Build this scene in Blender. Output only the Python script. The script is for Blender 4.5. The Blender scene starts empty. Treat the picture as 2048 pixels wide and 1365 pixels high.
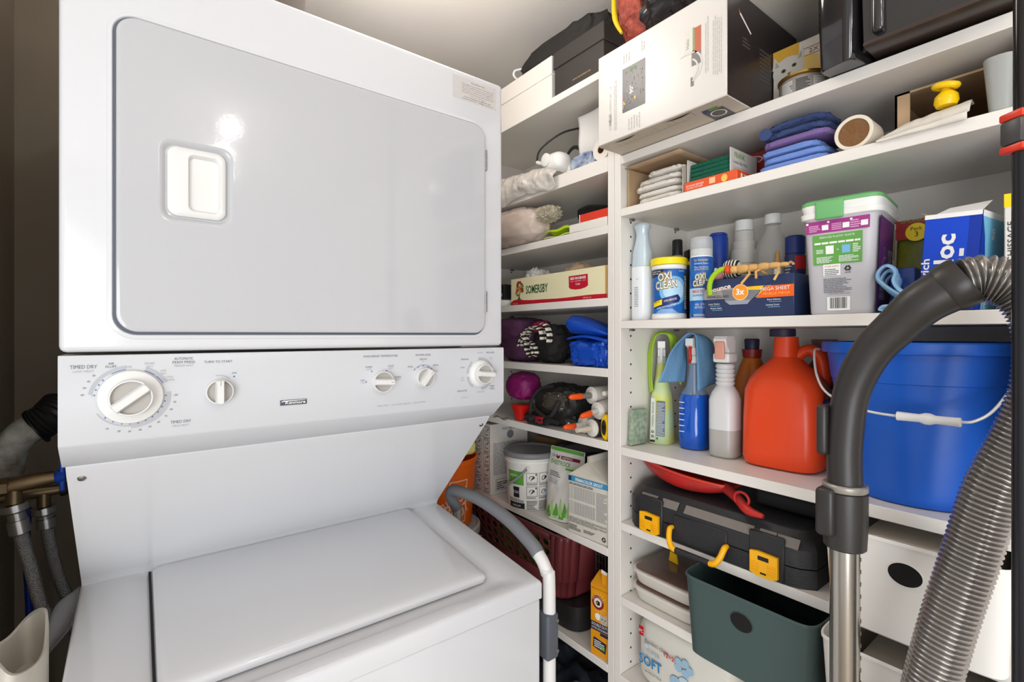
import bpy, bmesh, math, random
from mathutils import Vector, Matrix, noise
PI = math.pi
SC = bpy.context.scene
COL = SC.collection
# ------------------------------------------------------------------ camera
cam = bpy.data.objects.new('camera', bpy.data.cameras.new('camera')); COL.objects.link(cam)
cam.data.sensor_width = 36.0
cam.data.lens = 979.0 / 2048 * 36.0
cam.data.shift_y = -(682.5 - 670.6) / 2048
cam.data.clip_start = 0.02
cam.location = (0, 0, 1.39)
cam.rotation_euler = (PI/2, 0, math.atan2(.7941, .6078) - PI/2)
SC.camera = cam
# ------------------------------------------------------------------ light and exposure
SC.view_settings.view_transform = 'Standard'
SC.view_settings.look = 'None'
SC.view_settings.gamma = 1
SC.view_settings.use_curve_mapping = False
SC.view_settings.exposure = -0.22
w = bpy.data.worlds.new('world'); SC.world = w; w.use_nodes = True
w.node_tree.nodes['Background'].inputs[0].default_value = (.92, .95, 1.0, 1)
w.node_tree.nodes['Background'].inputs[1].default_value = 1.05
def lamp(name, kind, loc, power, color, size=.1, target=None):
    l = bpy.data.lights.new(name, kind); l.energy = power; l.color = color
    if kind == 'AREA': l.shape = 'DISK'; l.size = size
    else: l.shadow_soft_size = size
    o = bpy.data.objects.new(name, l); COL.objects.link(o); o.location = loc
    if target: o.rotation_euler = (Vector(target) - Vector(loc)).to_track_quat('-Z', 'Y').to_euler()
    return o
lamp('closet_ceiling_light', 'POINT', (.42, .88, 2.12), 5.6, (1, .94, .87), .09)
for lx, ly in ((.285, -.53), (.296, -.84), (.33, -1.12)):
    lamp('ceiling_bulb', 'POINT', (lx, ly, 2.19), 3.3, (1, .98, .96), .022)
lamp('hall_daylight', 'AREA', (-1.3, -1.5, .95), 54, (.95, .98, 1), 1.6, (.85, .6, 1.1))
# ------------------------------------------------------------------ helpers
def lin(c):
    return tuple(((v/255)/12.92 if v/255 <= .04045 else ((v/255+.055)/1.055)**2.4) for v in c) + (1,)
_m = {}
def mat(name, rgb, rough=.5, metal=0, bump=0, bscale=80, var=0, vscale=12, trans=0, alpha=1, ior=1.45, coat=0, sss=0, rgb2=None, emit=0):
    if name in _m: return _m[name]
    m = bpy.data.materials.new(name); m.use_nodes = True; nt = m.node_tree
    b = nt.nodes['Principled BSDF']
    b.inputs['Base Color'].default_value = lin(rgb); b.inputs['Roughness'].default_value = rough
    b.inputs['Metallic'].default_value = metal; b.inputs['IOR'].default_value = ior
    b.inputs['Transmission Weight'].default_value = trans; b.inputs['Alpha'].default_value = alpha
    b.inputs['Coat Weight'].default_value = coat
    if sss: b.inputs['Subsurface Weight'].default_value = sss; b.inputs['Subsurface Scale'].default_value = .01
    tc = nt.nodes.new('ShaderNodeTexCoord')
    if var or rgb2:
        n = nt.nodes.new('ShaderNodeTexNoise'); n.inputs['Scale'].default_value = vscale; n.inputs['Detail'].default_value = 5
        nt.links.new(tc.outputs['Object'], n.inputs['Vector'])
        r = nt.nodes.new('ShaderNodeValToRGB'); a = lin(rgb)
        if rgb2: c0, c1 = a, lin(rgb2)
        else: c0, c1 = tuple(v*(1-var) for v in a[:3])+(1,), tuple(min(1, v*(1+var)) for v in a[:3])+(1,)
        r.color_ramp.elements[0].color = c0; r.color_ramp.elements[1].color = c1
        r.color_ramp.elements[0].position = .35; r.color_ramp.elements[1].position = .65
        nt.links.new(n.outputs['Fac'], r.inputs['Fac']); nt.links.new(r.outputs['Color'], b.inputs['Base Color'])
    if bump:
        n2 = nt.nodes.new('ShaderNodeTexNoise'); n2.inputs['Scale'].default_value = bscale; n2.inputs['Detail'].default_value = 3
        nt.links.new(tc.outputs['Object'], n2.inputs['Vector'])
        bp = nt.nodes.new('ShaderNodeBump'); bp.inputs['Strength'].default_value = bump; bp.inputs['Distance'].default_value = .002
        nt.links.new(n2.outputs['Fac'], bp.inputs['Height']); nt.links.new(bp.outputs['Normal'], b.inputs['Normal'])
    _m[name] = m
    return m
def stripes(name, c1, c2, scale, axis='Z', rough=.8, dist=0):
    if name in _m: return _m[name]
    m = mat(name, c1, rough); nt = m.node_tree
    wv = nt.nodes.new('ShaderNodeTexWave'); wv.bands_direction = axis; wv.inputs['Scale'].default_value = scale
    wv.inputs['Distortion'].default_value = dist
    tc = nt.nodes.new('ShaderNodeTexCoord'); nt.links.new(tc.outputs['Object'], wv.inputs['Vector'])
    r = nt.nodes.new('ShaderNodeValToRGB'); r.color_ramp.interpolation = 'CONSTANT'
    r.color_ramp.elements[0].color = lin(c1); r.color_ramp.elements[1].color = lin(c2); r.color_ramp.elements[1].position = .5
    nt.links.new(wv.outputs['Fac'], r.inputs['Fac']); nt.links.new(r.outputs['Color'], nt.nodes['Principled BSDF'].inputs['Base Color'])
    return m
def xyz(*a): return Vector(a)
class MB:
    def __init__(s): s.v = []; s.f = []; s.fm = []; s.fs = []; s.mats = []
    def mi(s, m):
        if m not in s.mats: s.mats.append(m)
        return s.mats.index(m)
    def add(s, vs, fs, m, smooth=True, M=None):
        o = len(s.v); k = s.mi(m)
        for p in vs: s.v.append(tuple(M @ Vector(p)) if M else tuple(p))
        for f in fs: s.f.append([o+i for i in f]); s.fm.append(k); s.fs.append(smooth)
        return s
    def box(s, a, b, m, r=0, seg=2, M=None, taper=None):
        bm = bmesh.new(); bmesh.ops.create_cube(bm, size=1)
        a, b = Vector(a), Vector(b); c = (a+b)/2; d = b-a
        for v in bm.verts: v.co = Vector((v.co.x*d.x, v.co.y*d.y, v.co.z*d.z))
        if r > 0:
            r = min(r, min(abs(d.x), abs(d.y), abs(d.z))*.49)
            bmesh.ops.bevel(bm, geom=list(bm.edges), offset=r, segments=seg, affect='EDGES', profile=.5)
        if taper:      # bottom scale (x, y)
            for v in bm.verts:
                t = .5 - v.co.z/d.z; v.co.x *= 1+(taper[0]-1)*t; v.co.y *= 1+(taper[1]-1)*t
        bm.verts.index_update()
        s.add([v.co+c for v in bm.verts], [[v.index for v in f.verts] for f in bm.faces], m, r > 0, M); bm.free()
        return s
    def loft(s, rings, m, cap=True, close=False, smooth=True, M=None, mats=None):
        n = len(rings[0]); vs = [p for r in rings for p in r]; o = len(s.v)
        L = len(rings)
        for p in vs: s.v.append(tuple(M @ Vector(p)) if M else tuple(p))
        for j in range(L if close else L-1):
            k = s.mi(mats[j] if mats else m); j2 = (j+1) % L
            for i in range(n):
                s.f.append([o+j*n+i, o+j*n+(i+1) % n, o+j2*n+(i+1) % n, o+j2*n+i]); s.fm.append(k); s.fs.append(smooth)
        if cap and not close:
            s.f.append([o+i for i in range(n)][::-1]); s.fm.append(s.mi(mats[0] if mats else m)); s.fs.append(False)
            s.f.append([o+(L-1)*n+i for i in range(n)]); s.fm.append(s.mi(mats[-1] if mats else m)); s.fs.append(False)
        return s
    def lathe(s, prof, m, n=32, c=(0, 0, 0), e=2, sy=1, M=None, mats=None, cap=True):
        # prof: (radius, z)
        rings = [sring(c[0], c[1], c[2]+z, max(r, 1e-4), max(r*sy, 1e-4), n, e) for r, z in prof]
        return s.loft(rings, m, M=M, mats=mats, cap=cap)
    def bottle(s, prof, m, n=36, M=None, mats=None, cap=True):
        # prof: (z, half x, half y, exponent[, cx, cy])
        return s.loft([sring(p[4] if len(p) > 4 else 0, p[5] if len(p) > 5 else 0, p[0], p[1], p[2], n, p[3]) for p in prof], m, M=M, mats=mats, cap=cap)
    def tube(s, pts, r, m, n=14, smooth_pts=True, cap=True, M=None, sub=6):
        P = [Vector(p) for p in pts]
        R = r if isinstance(r, (list, tuple)) else [r]*len(P)
        if smooth_pts and len(P) > 2: P, R = catmull(P, R, sub)
        rings = []; up = None
        for i, p in enumerate(P):
            t = (P[min(i+1, len(P)-1)]-P[max(i-1, 0)]).normalized()
            if up is None: up = t.orthogonal().normalized()
            up = (up - t*up.dot(t)).normalized(); b = t.cross(up)
            rings.append([p+(up*math.cos(2*PI*k/n)+b*math.sin(2*PI*k/n))*R[i] for k in range(n)])
        return s.loft(rings, m, cap=cap, M=M)
    def grid(s, fn, nu, nv, m, M=None, smooth=True):
        vs = [fn(i/nu, j/nv) for j in range(nv+1) for i in range(nu+1)]
        fs = [[j*(nu+1)+i, j*(nu+1)+i+1, (j+1)*(nu+1)+i+1, (j+1)*(nu+1)+i] for j in range(nv) for i in range(nu)]
        return s.add(vs, fs, m, smooth, M)
    def prism(s, poly, h, m, axis='z', M=None, at=0, smooth=False):
        def P(a, b, t):
            return (a, b, t) if axis == 'z' else ((t, a, b) if axis == 'x' else (a, t, b))
        n = len(poly); vs = [P(a, b, at) for a, b in poly]+[P(a, b, at+h) for a, b in poly]
        fs = [list(range(n))[::-1], list(range(n, 2*n))]+[[i, (i+1) % n, n+(i+1) % n, n+i] for i in range(n)]
        return s.add(vs, fs, m, smooth, M)
    def soft(s, c, sz, m, amp=.1, freq=3, seed=0, e=2.6, nu=44, nv=28, floor=None, M=None, ridge=0, stretch=(1, 1, 1)):
        cx, cy, cz = c; so = Vector((seed*7.3, seed*3.1, seed*1.7)); md = min(sz)
        def fn(u, v):
            th = u*2*PI; ph = (v-.5)*PI
            cc = lambda a, k: math.copysign(abs(a)**(2/k), a)
            p = Vector((cc(math.cos(ph), e)*cc(math.cos(th), e), cc(math.cos(ph), e)*cc(math.sin(th), e), cc(math.sin(ph), e)))
            q = Vector((p.x*sz[0]*stretch[0], p.y*sz[1]*stretch[1], p.z*sz[2]*stretch[2]))/md*freq*.5 + so
            d = noise.fractal(q, .9, 2.0, 4)*amp
            if ridge: d += (abs(noise.noise(q*1.7+so))*-2+.5)*ridge
            k = 1+d
            r = Vector((cx+p.x*sz[0]*k, cy+p.y*sz[1]*k, cz+p.z*sz[2]*k))
            if floor is not None and r.z < floor: r.z = floor
            return r
        vs = []; fs = []
        vs.append(fn(0, 0))
        for j in range(1, nv):
            for i in range(nu): vs.append(fn(i/nu, j/nv))
        vs.append(fn(0, 1)); L = len(vs)-1
        for i in range(nu): fs.append([0, 1+(i+1) % nu, 1+i])
        for j in range(nv-2):
            for i in range(nu):
                a = 1+j*nu+i; b = 1+j*nu+(i+1) % nu; fs.append([a, b, b+nu, a+nu])
        for i in range(nu): fs.append([L, 1+(nv-2)*nu+i, 1+(nv-2)*nu+(i+1) % nu])
        return s.add(vs, fs, m, True, M)
    def build(s, name, parent=None, loc=None, rz=0, solid=0, sub=0, angle=40, rot=None):
        me = bpy.data.meshes.new(name); me.from_pydata(s.v, [], s.f)
        for m in s.mats: me.materials.append(m)
        me.polygons.foreach_set('material_index', s.fm); me.polygons.foreach_set('use_smooth', s.fs)
        me.validate(); me.update()
        me.set_sharp_from_angle(angle=math.radians(angle))
        o = bpy.data.objects.new(name, me); COL.objects.link(o)
        if parent: o.parent = parent
        if loc is not None: o.location = loc
        if rot: o.rotation_euler = rot
        elif rz: o.rotation_euler = (0, 0, rz)
        if solid:
            md = o.modifiers.new('thickness', 'SOLIDIFY'); md.thickness = solid; md.offset = 0
        if sub: md = o.modifiers.new('smooth', 'SUBSURF'); md.levels = sub; md.render_levels = sub
        return o
def sring(cx, cy, z, a, b, n, e=2):
    out = []
    for i in range(n):
        t = 2*PI*i/n; c, s_ = math.cos(t), math.sin(t)
        out.append(Vector((cx+a*math.copysign(abs(c)**(2/e), c), cy+b*math.copysign(abs(s_)**(2/e), s_), z)))
    return out
def catmull(P, R, sub):
    Q = []; S = []
    for i in range(len(P)-1):
        p0 = P[max(i-1, 0)]; p1 = P[i]; p2 = P[i+1]; p3 = P[min(i+2, len(P)-1)]
        for k in range(sub):
            t = k/sub
            Q.append(.5*((2*p1)+(p2-p0)*t+(2*p0-5*p1+4*p2-p3)*t*t+(3*p1-p0-3*p2+p3)*t**3)); S.append(R[i]+(R[i+1]-R[i])*t)
    Q.append(P[-1]); S.append(R[-1])
    return Q, S
# ---- printing on surfaces: (s right, t up, d outward)
_tx = {}
def textmesh(st, bold, sx, shear):
    key = (st, bold, sx, shear)
    if key not in _tx:
        c = bpy.data.curves.new('t', 'FONT'); c.body = st; c.size = 1; c.offset = bold; c.resolution_u = 2; c.shear = shear
        o = bpy.data.objects.new('t', c); COL.objects.link(o)
        me = bpy.data.meshes.new_from_object(o)
        vs = [(v.co.x*sx, v.co.y) for v in me.vertices]; fs = [list(p.vertices) for p in me.polygons]
        bpy.data.objects.remove(o); bpy.data.curves.remove(c); bpy.data.meshes.remove(me)
        if vs:
            x0 = min(v[0] for v in vs); x1 = max(v[0] for v in vs)
            vs = [(a-x0, b) for a, b in vs]; _tx[key] = (vs, fs, x1-x0)
        else: _tx[key] = (vs, fs, 0)
    return _tx[key]
class Dec:
    def __init__(s, mb, fn, cut=0): s.mb = mb; s.fn = fn; s.cut = cut; s.d = .0004
    def raw(s, vs, fs, m, d=0):
        if s.cut and vs:
            bm = bmesh.new(); bv = [bm.verts.new((a, b, 0)) for a, b in vs]
            for f in fs:
                try: bm.faces.new([bv[i] for i in f])
                except ValueError: pass
            x0 = min(a for a, b in vs); x1 = max(a for a, b in vs)
            k = math.floor(x0/s.cut)+1
            while k*s.cut < x1:
                bmesh.ops.bisect_plane(bm, geom=list(bm.verts)+list(bm.edges)+list(bm.faces), plane_co=(k*s.cut, 0, 0), plane_no=(1, 0, 0)); k += 1
            bm.verts.index_update()
            vs = [(v.co.x, v.co.y) for v in bm.verts]; fs = [[v.index for v in f.verts] for f in bm.faces]; bm.free()
        s.mb.add([s.fn(a, b, s.d+d) for a, b in vs], fs, m, False)
    def rect(s, a0, b0, a1, b1, m, d=0): s.raw([(a0, b0), (a1, b0), (a1, b1), (a0, b1)], [[0, 1, 2, 3]], m, d)
    def poly(s, pts, m, d=0): s.raw(pts, [list(range(len(pts)))], m, d)
    def disc(s, a, b, r, m, d=0, ry=None, n=28):
        ry = ry or r; s.poly([(a+r*math.cos(2*PI*i/n), b+ry*math.sin(2*PI*i/n)) for i in range(n)], m, d)
    def arc(s, a, b, r0, r1, t0, t1, m, d=0, n=24, ky=1):
        for i in range(n):
            p = math.radians(t0+(t1-t0)*i/n); q = math.radians(t0+(t1-t0)*(i+1)/n)
            s.raw([(a+r0*math.cos(p), b+ky*r0*math.sin(p)), (a+r1*math.cos(p), b+ky*r1*math.sin(p)), (a+r1*math.cos(q), b+ky*r1*math.sin(q)), (a+r0*math.cos(q), b+ky*r0*math.sin(q))], [[0, 1, 2, 3]], m, d)
    def frame(s, a0, b0, a1, b1, w, m, d=0):
        s.rect(a0, b0, a1, b0+w, m, d); s.rect(a0, b1-w, a1, b1, m, d); s.rect(a0, b0, a0+w, b1, m, d); s.rect(a1-w, b0, a1, b1, m, d)
    def text(s, st, a, b, h, m, d=.0002, al='c', sx=1, bold=0, rot=0, width=None, shear=0):
        vs, fs, w = textmesh(st, bold, sx, shear)
        if not vs: return
        k = h/.7; kx = k if width is None else width/w
        off = {'c': -w/2, 'l': 0, 'r': -w}[al]
        cr, sr = math.cos(rot), math.sin(rot)
        P = []
        for x, y in vs:
            X = (x+off)*kx; Y = y*k
            P.append((a+X*cr-Y*sr, b+X*sr+Y*cr))
        s.raw(P, fs, m, d)
    def lines(s, a0, b0, a1, b1, n, m, d=.0001, seed=1, fill=.5, full=.9):
        rd = random.Random(seed); st = (b1-b0)/n
        for i in range(n):
            y = b1-(i+1)*st; x = a0; end = a0+(a1-a0)*rd.uniform(full-.25, full) if rd.random() < .5 else a1
            while x < end:
                w_ = rd.uniform(.06, .2)*(a1-a0); w_ = min(w_, end-x)
                s.rect(x, y, x+w_*.88, y+st*fill, m, d); x += w_
    def barcode(s, a0, b0, a1, b1, m, seed=1):
        rd = random.Random(seed); x = a0
        while x < a1:
            w_ = rd.uniform(.0005, .0016)*((a1-a0)/.03); s.rect(x, b0, min(x+w_, a1), b1, m, .0002); x += w_+rd.uniform(.0006, .0014)*((a1-a0)/.03)
def plane_fn(O, R, U):
    O, R, U = Vector(O), Vector(R), Vector(U); N = R.cross(U)
    return lambda a, b, d: O+R*a+U*b+N*d
def front(x): return plane_fn((x, 0, 0), (0, -1, 0), (0, 0, 1))      # faces the room (-x); s = -y
def cyl_fn(r, a0=PI, c=(0, 0), sy=1, rt=None):
    # s is arc length, s=0 at angle a0, right = viewer's right; rt: optional taper fn z->radius
    def f(s_, t, d):
        rr = (rt(t) if rt else r)
        a = a0+s_/r
        return Vector((c[0]+(rr+d)*math.cos(a), c[1]+(rr*sy+d)*math.sin(a), t))
    return f
def empty(name, loc, rz=0, rot=None):
    o = bpy.data.objects.new(name, None); COL.objects.link(o); o.location = loc; o.rotation_euler = rot or (0, 0, rz)
    o.empty_display_size = .05
    return o
def tag(o, label, cat, group=None, kind=None):
    o['label'] = label; o['category'] = cat
    if group: o['group'] = group
    if kind: o['kind'] = kind
    return o
def thing(name, label, cat, loc, rz=0, group=None, rot=None): return tag(empty(name, loc, rz, rot), label, cat, group)
def structure(o, label=None):
    o['kind'] = 'structure'
    if label: o['label'] = label
    return o
# ------------------------------------------------------------------ common materials
ENAMEL = mat('white_enamel', (214, 215, 218), .16, bump=.02, bscale=350, coat=.3)
ENAMEL2 = mat('white_enamel_door', (190, 191, 194), .07, bump=.02, bscale=200)
PANEL = mat('panel_plastic', (203, 205, 209), .28)
KNOB = mat('knob_plastic', (224, 224, 222), .32)
KNOBG = mat('knob_recess_grey', (176, 172, 166), .6)
PRINT = mat('grey_print', (112, 116, 124), .6)
PRINTL = mat('pale_grey_print', (176, 179, 184), .6)
PRINTB = mat('blue_print', (60, 100, 170), .6)
WHITE = mat('white_print', (238, 238, 236), .5)
BLACK = mat('black_print', (30, 29, 30), .5)
DARK = mat('dark_gap', (28, 28, 30), .8)
CHROME = mat('bright_steel', (190, 190, 190), .25, 1)
STEEL = mat('dull_steel', (150, 148, 145), .4, 1)
LAM = mat('white_laminate', (230, 225, 218), .38, bump=.01, bscale=500)
WPLAST = mat('white_plastic', (235, 234, 230), .35)
BPLAST = mat('black_plastic', (30, 29, 30), .4)
CARDB = mat('brown_cardboard', (178, 150, 118), .85, var=.08, vscale=20)
CLEAR = mat('clear_plastic', (255, 255, 255), .08, trans=1, ior=1.25)
FILM = mat('clear_film', (245, 243, 238), .12, alpha=.34)
# ================================================================== the room
WALLP = mat('grey_wall_paint', (160, 149, 132), .85, bump=.05, bscale=120, var=.04, vscale=3)
CEILP = mat('cream_ceiling_paint', (240, 234, 228), .9, bump=.12, bscale=60)
FLOORM = mat('floor_vinyl', (176, 160, 140), .6, var=.15, vscale=6)
TRIMP = mat('white_trim_paint', (214, 208, 198), .5)
structure(MB().box((-1.6, -2.6, -.1), (1.25, 1.72, 0), FLOORM).build('floor'))
structure(MB().box((-1.6, -2.6, 2.26), (1.25, 1.72, 2.32), CEILP).build('ceiling'))
structure(MB().box((1.12, -2.6, 0), (1.25, 1.72, 2.26), CEILP).build('wall_right'))
structure(MB().box((-.33, 1.62, 0), (1.105, 1.72, 2.26), WALLP).build('wall_back'))
structure(MB().box((-.33, .80, 0), (-.229, 1.62, 2.26), WALLP).build('wall_left'))
structure(MB().box((-1.6, .80, 0), (-.33, .88, 2.26), WALLP).build('wall_front'))
# ================================================================== stacked washer and dryer
XL, XR, YF = -.078, .606, .823
mach = thing('stacked_washer_dryer', 'tall white stacked laundry machine with dryer door above dial panel and washer lid below', 'washer dryer', (.264, 1.05, 0))
O = Vector((.264, 1.05, 0))
def T(): return Matrix.Translation(-O)
# dryer cabinet with a rounded rectangular opening pressed around the door
b = MB(); b.box((XL, YF, 1.368), (XR, 1.45, 1.911), ENAMEL, .008, 3, M=T())
b.build('dryer_cabinet', mach)
# washer body
b = MB(); b.box((XL+.002, .700, 0), (XR-.002, 1.45, .894), ENAMEL, .006, 3, M=T())
b.build('washer_cabinet', mach)
# washer top: slopes up to the back, thick folded front
sl = (.965-.927)/(1.104-.697)
def topz(y): return .927+(y-.697)*sl
LX0, LX1, LY0, LY1 = .020, .527, .762, 1.104
b = MB()
def rr_loop(x0, x1, y0, y1, r, n=6, cor=(1, 1, 1, 1)):
    pts = []
    for (cx, cy, a0, on) in ((x1-r, y1-r, 0, cor[0]), (x0+r, y1-r, 90, cor[1]), (x0+r, y0+r, 180, cor[2]), (x1-r, y0+r, 270, cor[3])):
        for i in range(n+1):
            a = math.radians(a0+90*i/n)
            if on: pts.append((cx+r*math.cos(a), cy+r*math.sin(a)))
            else:
                sxn = 1 if math.cos(math.radians(a0+45)) > 0 else -1; syn = 1 if math.sin(math.radians(a0+45)) > 0 else -1
                pts.append((cx+r*sxn, cy+r*syn))
    return pts
def rloop3(x0, x1, y0, y1, r, f, cor=(1, 1, 1, 1)): return [Vector((x, y, f(x, y))) for x, y in rr_loop(x0, x1, y0, y1, r, 6, cor)]
R_ = []
R_.append(rloop3(XL, XR, .697, 1.108, .004, lambda x, y: .895, ))
R_.append(rloop3(XL, XR, .697, 1.108, .004, lambda x, y: topz(y)-.006))
R_.append(rloop3(XL+.002, XR-.002, .699, 1.108, .004, lambda x, y: topz(y)-.002))
R_.append(rloop3(XL+.006, XR-.006, .703, 1.106, .004, lambda x, y: topz(y)))
R_.append(rloop3(LX0-.030, LX1+.030, .722, 1.105, .018, lambda x, y: topz(y)))
R_.append(rloop3(LX0-.012, LX1+.018, .732, 1.1045, .016, lambda x, y: topz(y)-.005))
R_.append(rloop3(LX0+.002, LX1-.01, .750, 1.104, .012, lambda x, y: topz(y)-.012))
b.loft(R_, ENAMEL, M=T())
b.build('washer_top', mach)
b = MB(); R_ = []
for dx, dz in ((.010, -.0105), (.0015, -.009), (0, -.002), (.0015, .002), (.006, .0045), (.014, .006), (.05, .0065)):
    R_.append(rloop3(LX0+dx, LX1-dx, LY0+dx, LY1-.002-dx*.3, .012, lambda x, y, dz=dz: topz(y)+dz, (1, 1, 1, 1)))
b.loft(R_, ENAMEL, M=T())
b.build('washer_lid', mach)
b = MB()   # dark hinge gaps beside the lid
b.prism([(.0160, .762), (.0195, .762), (.0195, 1.104), (.0160, 1.104)], .0012, DARK, M=T() @ Matrix.Translation((0, 0, .9215)) @ Matrix.Shear('XY', 4, (0, 0)), at=0)
v = b.v[:]; b.v = [(x, y, z+(y+O.y-.697)*sl-(0)) for x, y, z in v]
b.build('lid_gap', mach)
# splash panel between washer top and control panel (profile in y, z)
b = MB()
prof = [(1.115, .962), (1.102, .962), (1.098, .972), (1.088, .983), (.876, 1.203), (.868, 1.214), (.868, 1.30), (1.40, 1.30), (1.40, .90), (1.115, .90)]
b.prism([(y-O.y, z) for y, z in prof], XR-XL-.006, ENAMEL, 'x', at=XL+.003-O.x, smooth=True)
b.build('splash_panel', mach, angle=30)
for xs in (XL+.018, XR-.014):
    q = MB(); q.lathe([(0, .004), (.004, .003), (.0055, 0), (.0055, -.002)], STEEL, 14, M=Matrix.Translation(Vector((xs, .884, 1.196))-O) @ Matrix.Rotation(math.radians(134), 4, 'X'))
    q.build('screw', mach)
# control panel
b = MB()
b.prism([(.822-O.y, 1.364), (.8205-O.y, 1.361), (.8205-O.y, 1.253), (.823-O.y, 1.249), (.860-O.y, 1.218), (.868-O.y, 1.216), (.90-O.y, 1.26), (.90-O.y, 1.364)], XR-XL, PANEL, 'x', at=XL-O.x)
d = Dec(b, plane_fn(Vector((0, .8205, 0))-O, (1, 0, 0), (0, 0, 1)))
def tx(st, x, z, h, m=PRINT, **k): d.text(st, x, z, h, m, **k)
tx('TIMED DRY', -.054, 1.3475, .0046, width=.026); tx('LOW HEAT', -.054, 1.3425, .003, PRINTL, width=.020)
tx('AIR', -.027, 1.3515, .0030, width=.006); tx('FLUFF', -.027, 1.3475, .0030, width=.011)
tx('OFF', -.009, 1.3465, .0028, PRINTL); tx('MORE', .013, 1.3505, .0028, PRINTL); tx('DRY', .013, 1.3465, .0028, PRINTL)
tx('LESS', .028, 1.340, .0026, PRINTL); tx('DRY', .028, 1.336, .0026, PRINTL)
tx('COOL', .034, 1.331, .0028, PRINTL); tx('DOWN', .034, 1.327, .0028, PRINTL)
tx('AUTOMATIC', .0515, 1.3555, .0036, width=.022); tx('PERM PRESS', .0515, 1.3505, .0036, width=.026); tx('MEDIUM HEAT', .0515, 1.346, .0028, PRINTL, width=.022)
tx('TURN TO START', .093, 1.350, .0034, width=.035); tx('ON', .113, 1.333, .0026)
tx('TIMED DRY', .048, 1.268, .0038, width=.024); tx('HIGH HEAT', .048, 1.263, .0028, PRINTL, width=.019)
tx('WASH/RINSE TEMPERATURE', .3385, 1.3515, .0036, width=.063); tx('WATER LEVEL', .4205, 1.3515, .0036, width=.032)
tx('MEDIUM', .4205, 1.344, .0028); tx('MED', .4205, 1.3405, .002, PRINTL)
tx('SMALL', .395, 1.331, .0028); tx('LARGE', .4465, 1.332, .0028); tx('RESET', .4475, 1.321, .0026, PRINTL)
for st, x, z in (('WARM', .317, 1.3335), ('COLD', .357, 1.334), ('HOT', .307, 1.311), ('WARM', .3705, 1.3135)):
    tx(st, x, z, .0028)
    tx({'HOT': 'COLD'}.get(st, 'WARM' if x < .35 else 'COLD'), x, z-.0038, .0026, PRINTL)
for x, z in ((.322, 1.327), (.349, 1.327), (.3125, 1.3095), (.3655, 1.3095), (.4025, 1.3265), (.4105, 1.331), (.4205, 1.333), (.4305, 1.331), (.4375, 1.3265), (.113, 1.329)):
    d.rect(x-.0009, z-.001, x+.0009, z+.001, PRINTB, .0003)
tx('REGULAR', .572, 1.353, .0034, width=.019); tx('15 12 9 6', .5465, 1.3535, .0024, width=.012)
tx('PREWASH', .511, 1.341, .0028); tx('SOAK', .506, 1.325, .0026); tx('SPIN', .506, 1.305, .0024, PRINTL); tx('RINSE', .506, 1.3, .0024, PRINTL)
tx('DELICATES', .505, 1.279, .0034, width=.022); tx('PERM', .5765, 1.284, .0032); tx('PRESS', .5765, 1.279, .0032)
tx('EXTRA', .5825, 1.315, .0024); tx('RINSE', .5825, 1.311, .0024); tx('RINSE SPIN', .549, 1.2745, .0026, PRINTL)
tx('RINSE', .573, 1.343, .0024, PRINTL); tx('SPIN', .573, 1.339, .0024, PRINTL); tx('MODEL NO.', .511, 1.2665, .0022, PRINTL)
tx('Heavy Duty  \u2022  Extra Large Capacity  \u2022  2 Speed Motor', .379, 1.2645, .0036, PRINTL, width=.094, shear=.25)
# big dryer dial ring
cx, cz = -.0065, 1.3085
d.arc(cx, cz, .0395, .0435, 97, 172, PRINTL, ky=.96); d.arc(cx, cz, .0395, .0400, 172, 176, PRINTL, ky=.96)
d.arc(cx, cz, .0395, .0435, 25, 68, PRINTL, ky=.96); d.arc(cx, cz, .0385, .0435, -90, 6, PRINTL, ky=.96); d.arc(cx, cz, .0395, .041, -150, -90, PRINTL, ky=.96)
d.arc(cx, cz, .0376, .0384, 98, 122, PRINTB, .0003, ky=.96); d.arc(cx, cz, .0376, .0384, 48, 68, PRINTB, .0003, ky=.96); d.arc(cx, cz, .0376, .0384, 26, 45, PRINTB, .0003, ky=.96)
for i, a in enumerate([-2, -14, -27, -40, -53, -66, -79, -92, -105, -120, -135, 140, 151, 162, 173]):
    a_ = math.radians(a); d.rect(cx+.0375*math.cos(a_)-.0006, cz+.036*math.sin(a_)-.0009, cx+.0375*math.cos(a_)+.0006, cz+.036*math.sin(a_)+.0009, PRINTB, .0003)
    st = ['100', '90', '80', '70', '60', '50', '40', '30', '20', '10', '', '30', '40', '50', '60'][i]
    if st: tx(st, cx+.049*math.cos(a_), cz+.046*math.sin(a_)-.001, .0024)
d.arc(.093, 1.3085, .0225, .0238, 52, 98, PRINTL)
# water level arc and washer dial arcs
d.arc(.4205, 1.3115, .0215, .0245, 32, 140, PRINTL)
cx, cz = .5475, 1.3125
for a0, a1 in ((130, 178), (190, 235), (20, 100), (-12, 5), (-85, -40)): d.arc(cx, cz, .0285, .0325, a0, a1, PRINTL, n=14, ky=1.02)
for a in (146, 172, 192, 198, 228, 96, 91, 86, 81, 50, 44, -45, -50, -55, -80, -86):
    a_ = math.radians(a); d.rect(cx+.0275*math.cos(a_)-.0005, cz+.0275*math.sin(a_)-.0008, cx+.0275*math.cos(a_)+.0005, cz+.0275*math.sin(a_)+.0008, BLACK, .0003)
d.rect(.190, 1.283, .1915, 1.2845, PANEL)
b.build('control_panel', mach)
lg = MB(); LGM = mat('badge_grey', (74, 80, 92), .35, .3)
d = Dec(lg, plane_fn(Vector((0, .8200, 0))-O, (1, 0, 0), (0, 0, 1)))
lg.box(Vector((.1755, .8188, 1.2805))-O, Vector((.2145, .8206, 1.2885))-O, LGM, .0004)
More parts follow.
